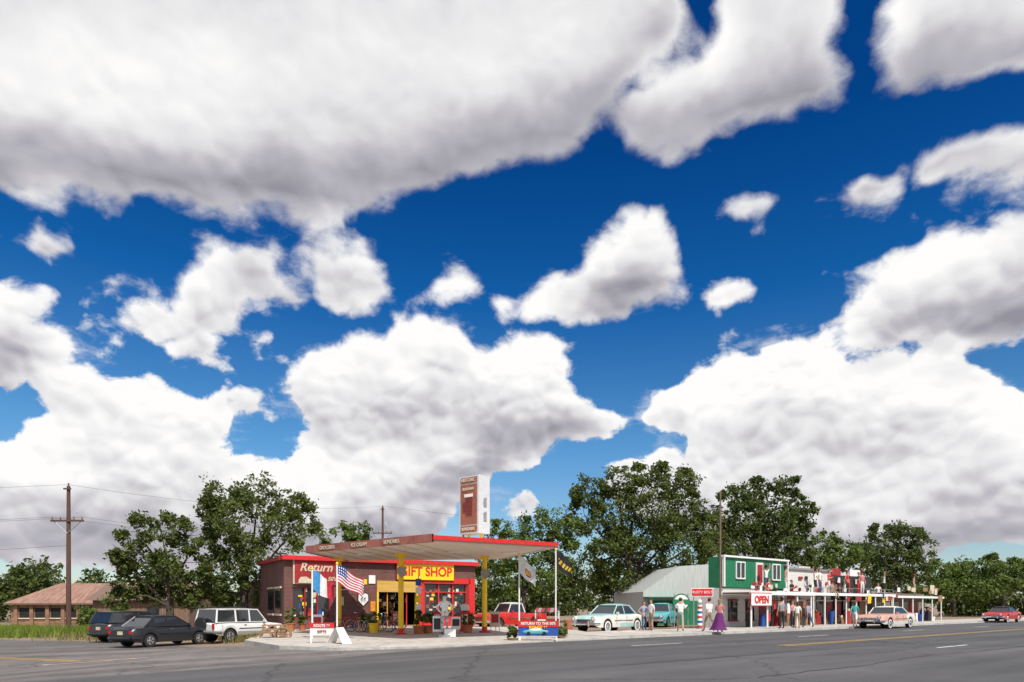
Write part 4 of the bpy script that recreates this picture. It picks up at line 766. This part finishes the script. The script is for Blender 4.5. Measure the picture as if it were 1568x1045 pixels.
def VM(op,a,b=None,out=0,scale=None):
    n=N(nt,'ShaderNodeVectorMath',operation=op)
    for i,v in enumerate((a,b)):
        if v is None: continue
        if isinstance(v,tuple): n.inputs[i].default_value=v
        else: lk(v,n.inputs[i])
    if scale is not None: 
        if isinstance(scale,(int,float)): n.inputs['Scale'].default_value=scale
        else: lk(scale,n.inputs['Scale'])
    return n.outputs[out]
def MR(v,a,b,c=0.,d=1.,smooth=True):
    n=N(nt,'ShaderNodeMapRange',interpolation_type='SMOOTHSTEP' if smooth else 'LINEAR'); 
    for i,q in enumerate((v,a,b,c,d)):
        if isinstance(q,(int,float)): n.inputs[i].default_value=q
        else: lk(q,n.inputs[i])
    return n.outputs[0]
def NO(vec,scale,detail,rough,out='Fac'):
    n=N(nt,'ShaderNodeTexNoise'); lk(vec,n.inputs['Vector']); n.inputs['Scale'].default_value=scale; n.inputs['Detail'].default_value=detail; n.inputs['Roughness'].default_value=rough; return n.outputs[out]
def VO(vec,scale,detail):
    n=N(nt,'ShaderNodeTexVoronoi',feature='F1'); lk(vec,n.inputs['Vector']); n.inputs['Scale'].default_value=scale; n.inputs['Detail'].default_value=detail; n.inputs['Roughness'].default_value=.6; n.inputs['Lacunarity'].default_value=2.4; n.normalize=True; return n.outputs['Distance']
tc=N(nt,'ShaderNodeTexCoord'); D=tc.outputs['Generated']; sp_=N(nt,'ShaderNodeSeparateXYZ'); lk(D,sp_.inputs[0]); X,Y,Z=sp_.outputs
az0=M('ARCTAN2',X,Y); el0=M('ARCSINE',Z)
w1=VM('SUBTRACT',NO(D,9,3,.55,'Color'),(.5,.5,.5)); ws=N(nt,'ShaderNodeSeparateXYZ'); lk(w1,ws.inputs[0])
az=M('MULTIPLY_ADD',ws.outputs[0],.085,az0); el=M('MULTIPLY_ADD',ws.outputs[1],.065,el0)
rowv=M('MULTIPLY',el,(NR-1)/EL); side=M('GREATER_THAN',az,0.0); uL=M('MULTIPLY_ADD',az,1/AZ,1.0,clamp=True); uR=M('MULTIPLY',az,1/AZ,clamp=True); rowc=M('MINIMUM',M('MAXIMUM',rowv,0.0),NR-1.001)
rv=N(nt,'ShaderNodeCombineXYZ'); [lk(rowc,rv.inputs[i]) for i in range(3)]; rowvec=rv.outputs[0]; wts=[]
for g_ in range(NR//3):
    a=VM('ABSOLUTE',VM('SUBTRACT',rowvec,(3.*g_,3.*g_+1,3.*g_+2))); wts.append(VM('MAXIMUM',VM('SUBTRACT',(1.,1.,1.),a),(0.,0.,0.)))
def grid(arr):
    tot=None
    for g_ in range(NR//3):
        rs_=[]
        for u_,c0_ in((uL,0),(uR,31)):
            r=N(nt,'ShaderNodeValToRGB'); cr=r.color_ramp; cr.interpolation='LINEAR'
            while len(cr.elements)<32: cr.elements.new(.5)
            for i in range(32): cr.elements[i].position=i/31
            for i in range(32): v=arr[3*g_:3*g_+3,c0_+i]; cr.elements[i].color=(float(v[0]),float(v[1]),float(v[2]),1)
            lk(u_,r.inputs[0]); rs_.append(r.outputs[0])
        mx=N(nt,'ShaderNodeMix',data_type='RGBA'); lk(side,mx.inputs[0]); lk(rs_[0],mx.inputs[6]); lk(rs_[1],mx.inputs[7])
        d=N(nt,'ShaderNodeVectorMath',operation='DOT_PRODUCT'); lk(mx.outputs[2],d.inputs[0]); lk(wts[g_],d.inputs[1]); tot=d.outputs['Value'] if tot is None else M('ADD',tot,d.outputs['Value'])
    return tot
GD=grid(D0); GS=grid(SH)
outm=MR(M('ABSOLUTE',az0),.68,.85); outm=M('MAXIMUM',outm,MR(el0,.76,.9)); gen=MR(NO(D,2.2,2,.5),.35,.65,.2,.8)
GD=M('ADD',M('MULTIPLY',GD,M('SUBTRACT',1.0,outm)),M('MULTIPLY',gen,outm))
DS=VM('MULTIPLY',VM('ADD',D,VM('SCALE',w1,scale=.05)),(1.,1.,1.35))
fb=NO(DS,10,7,.63)
v1=VO(DS,16,1.0); v2=VO(VM('ADD',DS,(.003,0.,.013)),16,1.0)
low=MR(el0,.3,.62,1.,.3)
amp=MR(el0,.3,.6,1.15,.85)
dens=M('MULTIPLY_ADD',M('SUBTRACT',fb,.5),amp,GD)
dens=M('ADD',dens,M('MULTIPLY',M('SUBTRACT',.37,v1),M('MULTIPLY',low,.7)))
wid=MR(el0,.2,.55,.04,.17)
mask=MR(dens,M('SUBTRACT',.51,wid),M('ADD',.54,wid))
wisp=MR(M('MULTIPLY_ADD',M('SUBTRACT',NO(VM('MULTIPLY',D,(1.,1.,2.6)),13,5,.66),.5),1.5,GD),.45,.9,0.,.5)
mask=M('MAXIMUM',mask,wisp)
rel=M('SUBTRACT',v2,v1)
br=M('ADD',M('MULTIPLY_ADD',rel,M('MULTIPLY',low,1.05),GS),M('MULTIPLY',M('SUBTRACT',NO(DS,5,4,.5),.5),MR(el0,.3,.6,.5,.35)))
br=M('ADD',br,M('MULTIPLY',M('SUBTRACT',fb,.5),.25)); br=M('ADD',br,MR(dens,.5,.95,.09,-.03),clamp=True)
cr=N(nt,'ShaderNodeValToRGB'); lk(br,cr.inputs[0]); ce=cr.color_ramp; ce.elements[0].position=.12; ce.elements[0].color=(.31,.305,.36,1); ce.elements[1].position=.93; ce.elements[1].color=(1.05,1.04,1.03,1); e2=ce.elements.new(.45); e2.color=(.56,.545,.585,1); e3=ce.elements.new(.7); e3.color=(.85,.84,.855,1)
skyt=N(nt,'ShaderNodeTexSky',sky_type='NISHITA'); skyt.sun_disc=False; skyt.sun_elevation=rad(52); skyt.sun_rotation=rad(152); skyt.air_density=1.0; skyt.dust_density=.6; skyt.ozone_density=3
tint=MR(el0,0.02,.6,0.,1.,False); tr_=N(nt,'ShaderNodeValToRGB'); lk(tint,tr_.inputs[0]); te=tr_.color_ramp; te.elements[0].color=(1.15,1.15,1.15,1); te.elements[1].color=(.01,.34,.82,1); q=te.elements.new(.35); q.color=(.5,.95,1.2,1); q=te.elements.new(.68); q.color=(.06,.56,1.05,1)
skc=VM('MULTIPLY',skyt.outputs[0],tr_.outputs[0]); STR=.1
fin=N(nt,'ShaderNodeMix',data_type='RGBA'); lk(mask,fin.inputs[0]); lk(skc,fin.inputs[6]); lk(VM('SCALE',cr.outputs[0],scale=.95/STR),fin.inputs[7])
bg=N(nt,'ShaderNodeBackground'); bg.inputs['Strength'].default_value=STR; lk(fin.outputs[2],bg.inputs[0]); wo=N(nt,'ShaderNodeOutputWorld'); lk(bg.outputs[0],wo.inputs[0])
# ---------------- sun + camera
el_,az_=rad(52),rad(152); ts=Vector((math.sin(az_)*math.cos(el_),math.cos(az_)*math.cos(el_),math.sin(el_)))
sl=bpy.data.lights.new('sun','SUN'); sl.energy=4.9; sl.angle=rad(.5); sl.color=(1,.96,.89); so=bpy.data.objects.new('sun',sl); COL.objects.link(so); so.rotation_euler=(-ts).to_track_quat('-Z','Y').to_euler(); so.location=(0,-20,50)
cd=bpy.data.cameras.new('camera'); cam=bpy.data.objects.new('camera',cd); COL.objects.link(cam); sc.camera=cam; cam.location=(0,0,1.6); cam.rotation_euler=(rad(90),0,0)
cd.sensor_width=36; cd.lens=36*F/1568; cd.shift_y=(928-522.5)/1568; cd.clip_end=6000; cd.clip_start=.1
sc.view_settings.view_transform='Standard'; sc.view_settings.look='None'; sc.view_settings.exposure=0
